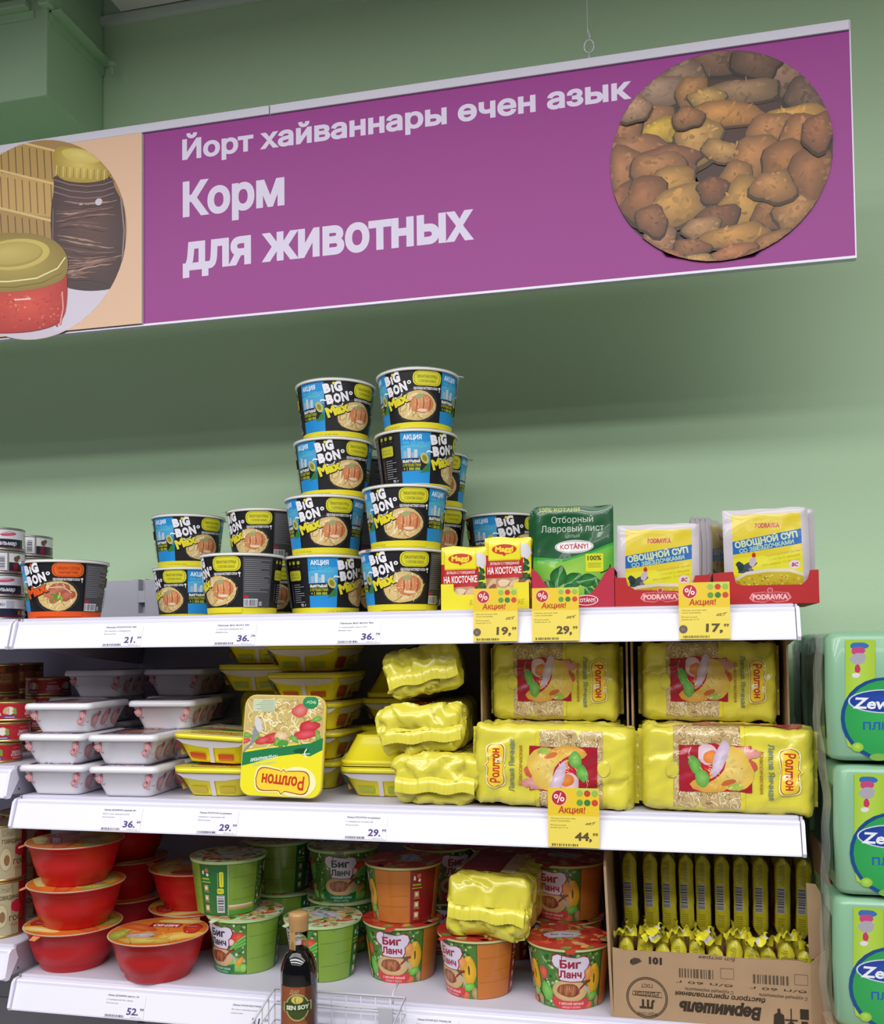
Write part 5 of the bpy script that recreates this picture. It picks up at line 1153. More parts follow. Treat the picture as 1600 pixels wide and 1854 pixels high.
def promo(pl, pr_, pt_, pbm, z, rub, kop, old, label, tilt=0.0):
    xa, xb = at(pl, pbm-20, -.022).x, at(pr_, pbm-20, -.022).x; w_ = xb-xa; zt_, zb_2 = at(pl, pt_, -.020).z, z-.0480; h = zt_-zb_2
    t = empty('promo_tag', (xa, -.0225, zb_2), label, 'price tag', 'yellow promo tags on the shelf rails'); up_ = Vector((tilt, .0045, .0795)).normalized(); nr = Vector((1, 0, 0)).cross(up_)
    m_ = lambda u, v, hh: Vector((u, 0, 0))+up_*v+nr*hh
    prism('card', [(0, 0), (w_, 0), (w_, h), (0, h)], .0004, mat('promo_card', '#e8cf4c', .45), t, m_)
    A = Art(); hb = .0475; A.rect(0, 0, w_, hb, '#ecd65c'); A.rect(0, hb, w_, h, '#e6c32c')
    hu = h-hb; s = hu/.036; cxx, cyy = w_*.22, h-hu*.36
    A.poly(ell(cxx, cyy, .0105*s, .0105*s, 24), '#e9b8a0'); A.poly(ell(cxx, cyy, .0095*s, .0095*s, 24), '#b8262e')
    for sx, sy in ((-.0040, .0018), (.0042, -.0018)): A.poly(ell(cxx+sx*s, cyy+sy*s, .0028*s, .0030*s, 14), '#f3e6e6'); A.poly(ell(cxx+sx*s, cyy+sy*s, .0012*s, .0014*s, 10), '#b8262e')
    A.line([(cxx-.0022*s, cyy-.0065*s), (cxx+.0026*s, cyy+.0065*s)], .0013*s, '#f3e6e6')
    A.rect(w_*.56, h-hu*.20, w_*.99, h, '#c3cf58')
    for r_ in range(2):
        for c_ in range(4):
            q = w_*.625+c_*w_*.145; y = h-hu*(.19+.33*r_)
            if q > w_*.97: continue
            A.poly(ell(q, y, .0042*s, .0042*s, 16), (('#9ab84c', '#c83a28', '#94b848'), ('#5c9a38', '#3c7a34', '#cc4428'))[r_][c_])
    A.text('Акция!', w_*.20, hb+hu*.10, .0085*s, '#b8441c', width=w_*.52, shear=.12, bold=.025)
    for k in range(4): A.text(('Лапша яичная 400г', 'супы приправы', 'Россия', 'акция до 31.10')[k], .004, hb-.005-k*.0036-(.003 if k > 1 else 0), .0018, '#8a7a3a', width=w_*(.5, .38, .3, .34)[k])
    A.text(old, w_*.74, hb-.013, .0038, '#7c6a3a', width=w_*.16, shear=.2); A.line([(w_*.72, hb-.0125), (w_*.94, hb-.008)], .0005, '#7c6a3a')
    A.text(rub+',', w_*.52, .0110, .0120, '#5c4a30', width=w_*.33, bold=.035, shear=.05); A.text(kop, w_*.865, .0180, .0045, '#5c4a30', width=w_*.10, shear=.1, bold=.02)
    if rub in ('19', '17'): A.poly(ell(w_*.08, .0150, .0062, .0062, 20), '#6a5a54'); A.text('5+', w_*.05, .0130, .0038, '#b0a070', width=w_*.06)
    A.barcode(w_*.05, .0015, w_*.60, .0055, col='#6a5c3c', bg=None, n=26, seed=pl)
    A.build('print', lambda u, v: (m_(u, v, .0005), nr), PAPER, t)
promo(857, 937, 1066, 1150, 0, '19', '99', '22,4', 'yellow promo tag 19.99 in front of the seasoning display box')
promo(963, 1048, 1065, 1150, 0, '29', '99', '38,9', 'yellow promo tag 29.99 in front of the bay leaf sachets')
promo(1229, 1322, 1055, 1140, 0, '17', '99', '22,7', 'yellow promo tag 17.99 between the two soup displays')
promo(992, 1085, 1426, 1520, -PITCH, '44', '99', '66,7', 'yellow promo tag 44.99 on the middle rail')

# ------------------------------------------------------------------ sachets in their display trays
def flat_sachet(name, cat, w_, h, art, m, bodym, seed, T=.009, crump=.0012):
    """stands upright: width along x, height z"""
    t = empty(name, (0, 0, 0), 'x', cat); xs = [k*.007 for k in range(int(w_/.007)+1) if k*.007 < w_-.001]+[w_]; zs = [k*.007 for k in range(int(h/.007)+1) if k*.007 < h-.001]+[h]; nx, nz = len(xs)-1, len(zs)-1
    def base(u, v, sd=1):
        q = min(1, min(u, w_-u)/.012, min(v, h-v)/.012); q = max(q, 0)
        y = T/2*sqrt(max(0, 1-(1-q)**2)); p = Vector((u*22, v*22, seed*3.3)); d = noise.noise(p)*crump*1.5+(abs(noise.noise(p*1.9)))*crump
        zz = v+(.0035*noise.noise(Vector((u*25, seed, 0))) if v > h*.97 else 0)
        return Vector((u-w_/2, -(y+.0004)*sd+d, zz))
    bm = bmesh.new(); G = {}
    for sd in (1, -1):
        for i in range(nx+1):
            for j in range(nz+1): G[sd, i, j] = bm.verts.new(base(xs[i], zs[j], sd))
        for i in range(nx):
            for j in range(nz):
                for f in ((G[sd, i, j], G[sd, i+1, j], G[sd, i+1, j+1]), (G[sd, i, j], G[sd, i+1, j+1], G[sd, i, j+1])): bm.faces.new(f if sd > 0 else f[::-1])
    rim_ = [(i, 0) for i in range(nx)]+[(nx, j) for j in range(nz)]+[(i, nz) for i in range(nx, 0, -1)]+[(0, j) for j in range(nz, 0, -1)]
    for a in range(len(rim_)):
        p, q = rim_[a], rim_[(a+1) % len(rim_)]; bm.faces.new((G[1, p[0], p[1]], G[-1, p[0], p[1]], G[-1, q[0], q[1]], G[1, q[0], q[1]]))
    from_bm('pouch', bm, bodym, t, True)
    def f(u, v):
        e = 5e-4; p = base(u, v); du = base(u+e, v)-base(u-e, v); dv = base(u, v+e)-base(u, v-e); return p, du.cross(dv).normalized()
    art.build('printed_face', grid_map(f, .007), m, t, cu=.007, cv=.007, off=2.5e-4, eps=1.6e-5, diag=True); return t
def px2(Y, z0): 
    return lambda px, py: (at(px, py, Y).x, at(px, py, Y).z-z0)
YCARD = mat('yellow_card', '#e8dc2a', .45); SAY = mat('sachet_yellow', '#e6da30', .3, coat=.3)
# yellow seasoning display
Ym = .022; x0, x1 = at(797, 1080, Ym).x, at(959, 1080, Ym).x; wb = x1-x0; hf = at(800, 1058, Ym).z-SZ
db = empty('display_box', ((x0+x1)/2, Ym, SZ), 'yellow seasoning display box with notched front, right of the noodle towers', 'display box')
prism('front_panel', [(0, .0003), (wb, .0003), (wb, hf), (wb*.83, hf), (wb*.80, hf-.018), (wb*.20, hf-.018), (wb*.155, hf-.012), (wb*.15, hf), (0, hf)], .0012, YCARD, db, lambda u, v, h: (u-wb/2, h, v))
for sx in (-1, 1): prism('side_panel', [(0, .0003), (.135, .0003), (.135, .118), (.100, .118), (.02, hf), (0, hf)], .0012, YCARD, db, lambda u, v, h: (sx*(wb/2)-sx*h, u, v))
prism('back_panel', [(0, .0003), (wb, .0003), (wb, .118), (0, .118)], .0012, mat('card_inside', '#a58a3a', .8), db, lambda u, v, h: (u-wb/2, .135+h, v))
A = Art(); A.text('БУЛЬОН НА КОСТОЧКЕ', wb*.33, .008, .0085, '#b89a1c', width=wb*.6, shear=.2); A.build('front_print', lambda u, v: (Vector((u-wb/2, -.0001, v)), Vector((0, -1, 0))), PAPER, db)
A = Art(); w_, h = .076, .100; rnd = random.Random(2)
A.rect(0, 0, w_, h, '#e8dc30'); A.poly([(0, 0), (w_, 0), (w_, .034), (0, .034)], '#b58a66', (w_/2, .01), '#caa27c')
for k in range(16): A.poly(blobpts(rnd.uniform(.008, w_-.008), rnd.uniform(.005, .034), .010, .006, rnd.uniform(0, 3), rnd, 10, .3), rnd.choice(['#8c5a44', '#c9a484', '#e0c8a8', '#9c6a50', '#d8b890', '#a87860']), hold=k % 4 != 0)
for k in range(12): A.poly(blobpts(rnd.uniform(w_*.80, w_-.004), rnd.uniform(.034, .062), .007, .004, rnd.uniform(0, 3), rnd, 8, .4), rnd.choice(['#3c6a34', '#5c8a4c', '#a8b898', '#2c5228']), hold=k % 4 != 0)
A.poly(blobpts(w_*.86, .078, .010, .014, .3, rnd, 12, .3), '#dcd8e0'); A.poly([(0, .034), (w_*.82, .034), (w_*.84, .066), (0, .072)], '#b8242c')
A.text('БУЛЬОН С ГОВЯДИНОЙ', .010, .0555, .0042, '#f0d8d8', width=w_*.62, bold=.02); A.text('НА КОСТОЧКЕ', .005, .0405, .0105, '#f4eeee', width=w_*.74, ang=.02, bold=.03)
A.poly(rr(.006, .062, .060, .094, .002), '#c9b41c'); A.poly(rr(.007, .064, .059, .0955, .002), '#ecdf2c'); A.poly(ell(.033, .0805, .0205, .0085, 24), '#c23a1c'); A.poly([(.028, .074), (.038, .074), (.033, .069)], '#c23a1c'); A.text('Maggi', .033, .0770, .0085, '#f2d83c', width=.030, al='c', bold=.045)
ms = Stock(flat_sachet('seasoning_sachet', 'sachet', w_, h, A, GLOSS, SAY, 1, T=.010))
for k in range(6):
    for s_, px in ((0, 836), (1, 918)):
        xx = x0+wb*(.255, .745)[s_]; zz = SZ+.0015+(.016 if s_ else .003); ms.put((xx+.001*sin(k*2+s_), Ym+.0105+k*.0175, zz+.0008*k), rot=(-.03, 0, 0), label=('seasoning sachet in the yellow box, %s half, %s from the front' % (('left', 'right')[s_], ('first', 'second', 'third', 'fourth', 'fifth', 'sixth')[k])), group='seasoning sachets in the yellow display box')
box('box_insert', -wb/2+.002, wb/2-.002, .002, .133, .0003, .0012, YCARD, db); box('raised_insert', .001, wb/2-.002, .004, .120, .0013, .0165, YCARD, db)
# bay leaf sachets in the crimson tray
Yg = .022; gx0, gx1 = at(963, 1065, Yg).x, at(1112, 1065, Yg).x; gw = gx1-gx0
CRIM = mat('crimson_card', '#b5213f', .5); T_ = empty('display_tray', ((gx0+gx1)/2, Yg, SZ), 'crimson display tray with V-shaped front holding green sachets', 'display box')
q_ = px2(Yg, SZ); Pz = lambda px, py: (q_(px, py)[0]-(gx0+gx1)/2, max(.0004, q_(px, py)[1]))
prism('front_panel', [(-gw/2, .0004), (gw/2, .0004), (gw/2, Pz(1110, 1028)[1]), Pz(1104, 1028), Pz(1093, 1040), Pz(1083, 1058), Pz(1070, 1074), Pz(1050, 1080), Pz(1015, 1080), Pz(1000, 1074), Pz(985, 1055), Pz(972, 1036), (-gw/2, Pz(963, 1029)[1])], .0012, CRIM, T_, lambda u, v, h: (u, h, v))
for sx in (-1, 1): box('side_panel', sx*gw/2-(.0012 if sx > 0 else 0), sx*gw/2+(.0012 if sx < 0 else 0), .0015, .16, .0004, Pz(1110, 1028)[1], CRIM, T_)
box('tray_floor', -gw/2+.0015, gw/2-.0015, .0015, .16, .0004, .0014, CRIM, T_)
A = Art(); A.poly(ell(gw*.16, .012, .019, .0085, 24), '#e8d8e0'); A.poly(ell(gw*.16, .012, .0175, .0072, 24), '#b5213f'); A.text('KOTÁNYI', gw*.16, .009, .006, '#e8d8e0', width=.028, al='c', bold=.03); A.build('front_print', lambda u, v: (Vector((u, -.0001, v)), Vector((0, -1, 0))), PAPER, T_)
w_ = .128; h = .163; A = Art(); rnd = random.Random(14)
A.rect(0, 0, w_, h, '#2f8a2c'); A.poly([(0, 0), (w_, 0), (w_, h*.60), (w_*.5, h*.56), (0, h*.48)], '#57a834', (w_*.45, h*.33), '#a9d45c'); A.poly([(0, h*.50), (w_*.4, h*.47), (w_*.75, h*.55), (w_, h*.63), (w_, h), (0, h)], '#14522c')
A.poly([(0, h*.47), (w_*.4, h*.45), (w_*.75, h*.53), (w_, h*.60), (w_, h*.63), (w_*.75, h*.55), (w_*.4, h*.475), (0, h*.505)], '#2f9a34')
for (lx, ly, a, l, wd) in ((.32, .30, 1.25, .040, .014), (.50, .26, .65, .036, .013), (.68, .26, .15, .036, .011), (.46, .17, .1, .030, .010), (.80, .22, 1.9, .022, .008), (.20, .20, 1.9, .030, .010), (.70, .14, -.9, .022, .008)):
    cx_, cy_ = w_*lx, h*ly; pts = [(cx_+l*s*cos(a)-wd*sin(pi*(s+.5))*sd*sin(a), cy_+l*s*sin(a)+wd*sin(pi*(s+.5))*sd*cos(a)) for sd in (1, -1) for s in [(-.5+i/9)*sd for i in range(10)]]
    A.poly(pts, '#1f5a2c', (cx_, cy_), '#3c8a44'); A.line([(cx_-l*.5*cos(a), cy_-l*.5*sin(a)), (cx_+l*.5*cos(a), cy_+l*.5*sin(a))], .0007, '#9cc880')
A.text('100% КОТАНИ', .012, h*.945, .006, '#a9b83a', width=w_*.5, bold=.02); A.text('Отборный', w_*.50, h*.835, .0105, '#c9d2c4', width=w_*.52, al='c'); A.text('Лавровый лист', w_*.50, h*.745, .0110, '#c9d2c4', width=w_*.78, al='c'); A.text('целый', w_*.50, h*.685, .0065, '#9cb09c', width=w_*.18, al='c')
A.poly(ell(w_*.52, h*.595, .031, .0108, 30), '#e2e0e4'); A.poly(ell(w_*.52, h*.595, .0295, .0096, 30), '#3c7a44'); A.poly(ell(w_*.52, h*.595, .0285, .0088, 30), '#e6e2e6'); A.text('KOTÁNYI', w_*.52, h*.573, .0078, '#a81c34', width=.045, al='c', bold=.03)
A.poly(rr(w_*.66, h*.34, w_*.88, h*.52, .001), '#c9cf20'); A.poly(rr(w_*.665, h*.345, w_*.875, h*.515, .001), '#d8da2c'); A.text('100%', w_*.77, h*.455, .0075, '#3c4a1c', width=w_*.17, al='c', bold=.03)
for k in range(3): A.rect(w_*.69, h*(.385+k*.018), w_*.85, h*(.391+k*.018), '#7c8a2c', hold=k > 0)
A.line([(w_*.84, h*.33), (w_*.90, h*.345), (w_*.95, h*.37), (w_*.96, h*.41)], .0018, '#2c3a24')
gs = Stock(flat_sachet('bay_leaf_sachet', 'sachet', w_, h, A, mat('foil_print', 'attr', .25, coat=.6, crease=.25, cscale=12), mat('green_foil', '#1c5a30', .28, coat=.4, crease=.2, cscale=14), 5, T=.012, crump=.0018))
for k in range(7): gs.put((at(1035, 1000, Yg+.012+k*.018).x+(.0015 if k == 0 else .004*sin(k*2.2))-.001*k, Yg+.0135+k*.0185, SZ+.0016), rot=(-.02, .006*sin(k), 0), label='green bay leaf sachet in the crimson tray, %s from the front' % ('first', 'second', 'third', 'fourth', 'fifth', 'sixth', 'last')[k], group='bay leaf sachets in the crimson tray')
# soup sachets in two red trays
REDC = mat('red_card', '#b01c20', .5)
def emblem(A, cx, cy, s):
    for q, c in ((1.0, '#d88a90'), (.90, '#b8343c')):
        for sx in (-1, 1): A.poly([(cx+sx*.001, cy+.004*s*q), (cx+sx*.008*s, cy+.0085*s*q), (cx+sx*.030*s*q, cy+.0065*s*q), (cx+sx*.035*s*q, cy-.0025*s*q), (cx+sx*.028*s*q, cy-.0085*s*q), (cx+sx*.010*s, cy-.0105*s*q), (cx-sx*.001, cy-.0055*s*q)], c)
    A.poly(ell(cx, cy+.0105*s, .005*s, .005*s, 12), '#d88a90'); A.poly(ell(cx, cy+.0105*s, .0036*s, .0036*s, 12), '#b8343c'); A.text('PODRAVKA', cx, cy-.0045*s, .0085*s, '#e6b8bc', width=.058*s, al='c', bold=.05)
def red_tray(pa, pb_, outline, lab, ex):
    Yr = .020; xa, xb = at(pa, 1070, Yr).x, at(pb_, 1070, Yr).x; w2 = xb-xa; c = (xa+xb)/2
    t = empty('display_tray', (c, Yr, SZ), lab, 'display box', 'red soup display trays'); q2 = px2(Yr, SZ)
    pts = [(-w2/2, .0004), (w2/2, .0004)]+[(max(-w2/2, min(w2/2, q2(*p)[0]-c)), q2(*p)[1]) for p in outline]
    prism('front_panel', pts, .0012, REDC, t, lambda u, v, h: (u, h, v)); hs = .050
    for sx in (-1, 1): box('side_panel', sx*w2/2-(.0012 if sx > 0 else 0), sx*w2/2+(.0012 if sx < 0 else 0), .0015, .17, .0004, hs, REDC, t)
    box('tray_floor', -w2/2+.0015, w2/2-.0015, .0015, .17, .0004, .0014, REDC, t)
    A = Art(); emblem(A, q2(ex, 1080)[0]-c, q2(ex, 1080)[1], .88); A.build('front_print', lambda u, v: (Vector((u, -.0001, v)), Vector((0, -1, 0))), PAPER, t); return xa, xb
red_tray(1113, 1286, [(1286, 1040), (1258, 1042), (1252, 1062), (1235, 1070), (1150, 1068), (1136, 1060), (1133, 1046), (1113, 1046)], 'red soup display tray behind the 17 promo tag, left one', 1195)
red_tray(1291, 1483, [(1481, 1031), (1466, 1032), (1462, 1048), (1452, 1058), (1345, 1060), (1332, 1056), (1327, 1035), (1291, 1038)], 'red soup display tray overhanging the right shelf end', 1394)
w_ = .126; h = .128; A = Art(); rnd = random.Random(31)
A.rect(0, 0, w_, h, '#c4bcc4'); a0, a1, b1 = .013, w_-.011, h-.008; A.rect(a0, .004, a1, b1, '#d9c32c'); A.poly([(a0, .004), (a1, .004), (a1, .060), (a0, .052)], '#dbd42a')
A.poly([(a0, .058), (a1, .072), (a1, .095), (a0, .078)], '#1c62ae'); A.text('ОВОЩНОЙ СУП', a0+.004, .0680, .0092, '#c9d6a8', width=.094, ang=.155, bold=.05); A.text('СО ЗВЁЗДОЧКАМИ', a0+.010, .0600, .0062, '#a9c8b0', width=.082, ang=.155, bold=.04)
A.text('PODRAVKA', w_*.52, .0985, .0070, '#b83a34', width=.036, al='c', bold=.06)
for k in range(3): A.text(('приправа для', 'супа из 5 овощей', 'без варки 15 минут')[k], a1-.004, .0600-k*.0068, .0034, '#b89a2c', width=(.050, .046, .056)[k], ang=.14, al='r')
A.poly(ell(a1-.012, .040, .0085, .0068, 18), '#dccbd4'); A.text('BC', a1-.0165, .0370, .0058, '#a82c3c', width=.009, shear=.2, bold=.05)
A.poly(blobpts(a0+.020, .038, .015, .0065, .35, rnd, 14, .3), '#3c4a50'); A.poly(blobpts(a0+.010, .040, .006, .007, .2, rnd, 12, .3), '#24343c'); A.poly(blobpts(a0+.029, .046, .0045, .0085, -.3, rnd, 12, .2), '#b9a8b8'); A.poly(blobpts(a0+.031, .0565, .0035, .0035, 0, rnd, 8, .3), '#b8321c'); A.poly(blobpts(a0+.026, .033, .004, .004, 0, rnd, 8, .3), '#7c6a7c')
A.poly([(a0, .004), (a1, .004), (a1, .026), (w_*.75, .034), (w_*.5, .035), (w_*.25, .031), (a0, .020)], '#d9cfc0'); A.poly([(a0, .004), (a1, .004), (a1, .022), (w_*.75, .029), (w_*.5, .030), (w_*.25, .026), (a0, .016)], '#c0ab28')
for k in range(70):
    x = rnd.uniform(a0+.003, a1-.003); A.poly(ell(x, rnd.uniform(.006, .018+.008*sin((x-a0)/(a1-a0)*pi)), .0016, .0012, 6), rnd.choice(['#d8c850', '#a8902c', '#e2d470', '#b8762c', '#8a7a24']), hold=k % 9 != 0)
SACH = mat('silver_pouch', '#a9a4a8', .35, metal=.35)
ss = Stock(flat_sachet('soup_sachet', 'sachet', w_, h, A, GLOSS, SACH, 9, T=.009, crump=.0016)); GSS = 'vegetable soup sachets in the red trays'
ORD = ('first', 'second', 'third', 'fourth', 'fifth', 'sixth', 'seventh', 'last')
for k in range(6): ss.put((at(1189, 1000, .036+k*.02).x+.002*sin(k*3), .0345+k*.0195, SZ+.0018), rot=(-.035, .008*sin(k*2)+.015, 0), label='vegetable soup sachet in the left red tray, %s from the front' % ORD[k], group=GSS)
rt = [o for o in COL.objects if o.get('label', '').startswith('red soup display tray overhanging')][0]
box('sachet_riser', -.070, .070, .004, .16, .0015, .0190, REDC, rt)
for k in range(8):
    px = 1388 if k == 0 else 1392; ss.put((at(px, 1000, .034+k*.0165).x+(.004*sin(k*1.7) if k else 0), .0345+k*.0165, SZ+.0195+(.0035*k if k < 4 else .012)*0+.0002), rot=(-.04-.01*(k > 2), -.012 if k == 0 else .015*sin(k*2.2), .05), label='vegetable soup sachet in the right red tray, %s from the front' % ORD[k], group=GSS)
for k in range(4): ss.put((at(1272+k*9, 1000, .10).x, .105+.004*k, SZ+.012), rot=(0, .03, 1.25), label='soup sachet turned edge-on between the two stacks, %s from left' % ORD[k], group=GSS)

# ------------------------------------------------------------------ carton of noodle packs
Yk = .012; kx0, kx1, kx2 = at(1110, 1790, Yk).x, at(1468, 1790, Yk).x, at(1505, 1700, Yk).x; kf = at(1300, 1731, Yk).z; ks = at(1098, 1566, Yk).z; kd = .375
ct = empty('noodle_carton', ((kx0+kx2)/2, Yk, Z3), 'brown cardboard carton full of small yellow noodle packs, bottom right shelf', 'cardboard box'); l = ct.location; hk, hs = kf-Z3, ks-Z3
prism('front_panel', [(kx0, .0004), (kx1, .0004), (kx1, hk-.004), (kx1-.02, hk+.001), (kx1-.09, hk-.002), (kx1-.17, hk+.001), (kx0+.02, hk), (kx0, hk+.003)], .004, CARD, ct, lambda u, v, h: (u-l.x, h, v))
prism('front_corner', [(0, .0004), (kx2-kx1, .0004), (kx2-kx1, hk+.02), (0, hk-.004)], .004, CARD, ct, lambda u, v, h: (kx1+u-l.x, h+u*.35, v))
prism('side_panel', [(0, .0004), (kd-Yk, .0004), (kd-Yk, hs+.03), (.06, hs+.028), (.02, hs+.012), (0, hs-.006)], .004, CARD, ct, lambda u, v, h: (kx0-.004+h-.0-l.x-.008*v/hs, u+.0005, v))
prism('side_panel', [(.014, .0004), (kd-Yk, .0004), (kd-Yk, hs+.03), (.10, hs+.025), (.05, hs-.005), (.014, hs-.02)], .004, CARD, ct, lambda u, v, h: (kx2+h-l.x, u, v))
prism('torn_flap', [(0, hk), (.022, hk-.002), (.020, hs-.035), (.012, hs-.02), (-.002, hs-.018)], .003, CARD, ct, lambda u, v, h: (kx2-.030+u-l.x, .012+h+u*.3, v))
box('back_panel', kx0-l.x, kx2-l.x, kd-Yk-.004, kd-Yk, .0004, hs-.04, CARD, ct)
box('inner_shelf', kx0+.003-l.x, kx2-.003-l.x, .118, kd-Yk-.006, .070, .074, CARD, ct)
A = Art(); INK = '#3c3228'; K = lambda px, py: (at(px, py, Yk).x-l.x, at(px, py, Yk).z-Z3)
def kt(t, px, py, hpx, wpx, **k):
    x, z = K(px, py); s = K(px+100, py)[0]-x; A.text(t, x, z, hpx*s/100, INK, width=wpx*s/100, ang=pi-.018, **k)
kt('Вермишель', 1378, 1826, 22, 152, bold=.06, shear=.15); kt('быстрого приготовления', 1386, 1808, 9, 168, bold=.03, shear=.2)
for px, py in ((1226, 1751), (1360, 1762)):
    x, z = K(px, py); x2, z2 = K(px+70, py+24); A.barcode(x, z2, x2, z, col='#5c4e40', bg=None, n=22, seed=px)
    a, b = K(px+78, py+2); c, d = K(px+102, py+22); A.line([(a, b), (c, b), (c, d), (a, d), (a, b)], .0007, '#6a5848')
    kt('С курицей вермишель', px+102, py+44, 6, 90, shear=.2); kt('б/п 60 г', px+100, py+32, 5, 105, shear=.1)
kt('С говядиной вермишель', 1462, 1736, 6, 96, shear=.2); kt('Б/п острая', 1330, 1735, 6, 66, shear=.2)
kt('101', 1198, 1735, 12, 24, bold=.06); x, z = K(1150, 1740); A.poly(blobpts(x, z, .010, .004, .3, rnd, 12, .4), '#4a3e34')
x, z = K(1171, 1806); r = K(1208, 1806)[0]-x
for q in (1.0, .93): A.line(ell(x, z, r*q, r*q, 36)+[(x+r*q, z)], .0011, INK)
A.line([(x-r*.7, z+r*.1), (x-r*.7, z-.002+r*.35), (x+r*.7, z+r*.30), (x+r*.75, z+r*.05), (x-r*.7, z+r*.1)], .0008, INK)
A.text('Роллтон', x, z+r*.28, .0075, INK, width=r*1.15, ang=pi, al='c', shear=.1); A.text('ГОСТ', x, z+r*.68, .0055, INK, width=r*.55, ang=pi, al='c'); A.text('ЛТ', x, z-r*.12, .012, INK, width=r*.75, ang=pi, al='c', bold=.05); A.text('ПРОДУКТ ОТКРЫТ', x, z-r*.72, .0045, INK, width=r*1.0, ang=pi, al='c')
for px, kd_ in ((1410, 0), (1432, 1), (1456, 2)):
    x, z = K(px, 1842)
    if kd_ == 0: A.poly([(x-.008, z-.012), (x+.008, z-.012), (x+.007, z+.004), (x+.002, z+.007), (x+.002, z+.013), (x-.002, z+.013), (x-.002, z+.007), (x-.007, z+.004)], INK)
    elif kd_ == 1: A.line([(x, z-.012), (x, z+.013)], .0016, INK); A.line([(x-.009, z-.004), (x+.009, z-.004)], .0022, INK); A.poly([(x-.007, z-.012), (x+.007, z-.012), (x, z-.004)], INK)
    else: A.rect(x-.006, z-.003, x+.006, z+.012, INK); A.rect(x-.0045, z-.012, x+.0045, z-.006, INK)
A.build('front_print', lambda u, v: (Vector((u, -.0002, v)), Vector((0, -1, 0))), MATTE, ct)
L0, W0, T0 = .130, .085, .024
A = Art(); f0, P0, b0 = pack_fn(L0, W0, T0, 0, 1, .02); vm = P0-T0/2-.000
A.rect(-.056, vm-.0110, .056, vm+.0110, '#d4c92a'); A.barcode(-.024, vm-.0065, .018, vm+.0065, n=22, seed=4, col='#5c5a6a', bg='#c4c0c8')
for k in range(14): A.rect(.022+k*.0024, vm-.006, .0232+k*.0024, vm+.006*((k*7) % 5)/5, '#8a8430', hold=k > 0)
for k in range(6): A.rect(-.052+k*.0036, vm-.006, -.050+k*.0036, vm+.005, '#a8a02c', hold=k > 0)
A.poly([(-.05, .008), (.05, .008), (.05, .085), (-.05, .085)], '#a8401c'); A.poly(blobpts(.0, .045, .034, .026, 0, random.Random(3), 16, .2), '#d8a878', (0, .045), '#ecd8a8'); A.poly(blobpts(-.03, .03, .012, .016, .4, random.Random(4), 12), '#8c2418')
np_ = Stock(make_pack('noodle_pack', 'noodle pack', L0, W0, T0, A, FILM, BAGY, crump=.0020, seed=6, end=.020, cu=.008, seal=.013, freq=26)); GNP = 'small yellow noodle packs in the brown carton'
Rm = Matrix(((0, 1, 0), (0, 0, 1), (1, 0, 0)))
def npk(px, py, Y, zc, rz, ry, lab):
    x = at(px, py, Y).x; e = (Matrix.Rotation(rz, 3, 'Z') @ Matrix.Rotation(ry, 3, 'Y') @ Rm).to_euler(); np_.put((x, Y, zc), rot=tuple(e), label=lab, group=GNP)
ORD2 = ('first', 'second', 'third', 'fourth', 'fifth', 'sixth', 'seventh', 'eighth', 'ninth', 'tenth', 'eleventh')
for k, px in enumerate((1140, 1178, 1210, 1242, 1273, 1307, 1341, 1377, 1417, 1455)):
    npk(px, 1600, .172, Z3+.074+.078, .03*sin(k*1.9), -.03+.006*k, 'upright noodle pack in the rear row of the carton, %s from left' % ORD2[k])
for k in range(11):
    px = 1132+k*32.5; npk(px, 1700, .062, Z3+.0400+.006*sin(k*2.3), .03*sin(k*2.7), .04*sin(k*1.3), 'noodle pack in the front row of the carton, %s from left' % ORD2[k])
# their crumpled top fins
rnd = random.Random(77)
fins = [o for o in COL.objects if o.get('label', '').startswith('noodle pack in the front row')]
fm = []
for v_ in range(3):
    bm = bmesh.new(); n = 14; rows = []; r2 = random.Random(v_+5)
    for a in range(6):
        q = a/5; cv = q*q*(.020+.008*v_); rows.append([bm.verts.new((-.012*(1)+.006*sin(j*.9+v_)*q-cv*.6+(.010*q*sin(v_+j*.4)), -W0*.42+W0*.84*j/n, .0+.026*q-.018*q*q+.004*sin(j*1.3+v_)*q)) for j in range(n+1)])
    for a in range(5):
        for b in range(n): bm.faces.new((rows[a][b], rows[a+1][b], rows[a+1][b+1], rows[a][b+1]))
    me = bpy.data.meshes.new('top_fin'); bm.to_mesh(me); bm.free(); me.materials.append(mat('fin_film', '#ece23a', .3, coat=.3)); me.materials.append(mat('fin_white', '#d6d2d8', .4))
    for i, p_ in enumerate(me.polygons): p_.use_smooth = True; p_.material_index = 1 if (i % n) in (3, 4, 5, 6)[:2+v_] and i//n > 1 else 0
    fm.append(me)
for k, o_ in enumerate(fins):
    c = bpy.data.objects.new('top_fin', fm[k % 3]); COL.objects.link(c); c.parent = o_
    # bring the fin to the pack's upper end: pack x is up
    c.matrix_local = Matrix.Translation((L0/2+.002, 0, W0/2)) @ (Rm.to_4x4().inverted()) @ Matrix.Translation((0, -.012, 0)) @ Matrix.Rotation(pi/2+.5*sin(k*2.1), 4, 'Z') @ Matrix.Diagonal((1.5, .50, 1.5, 1))

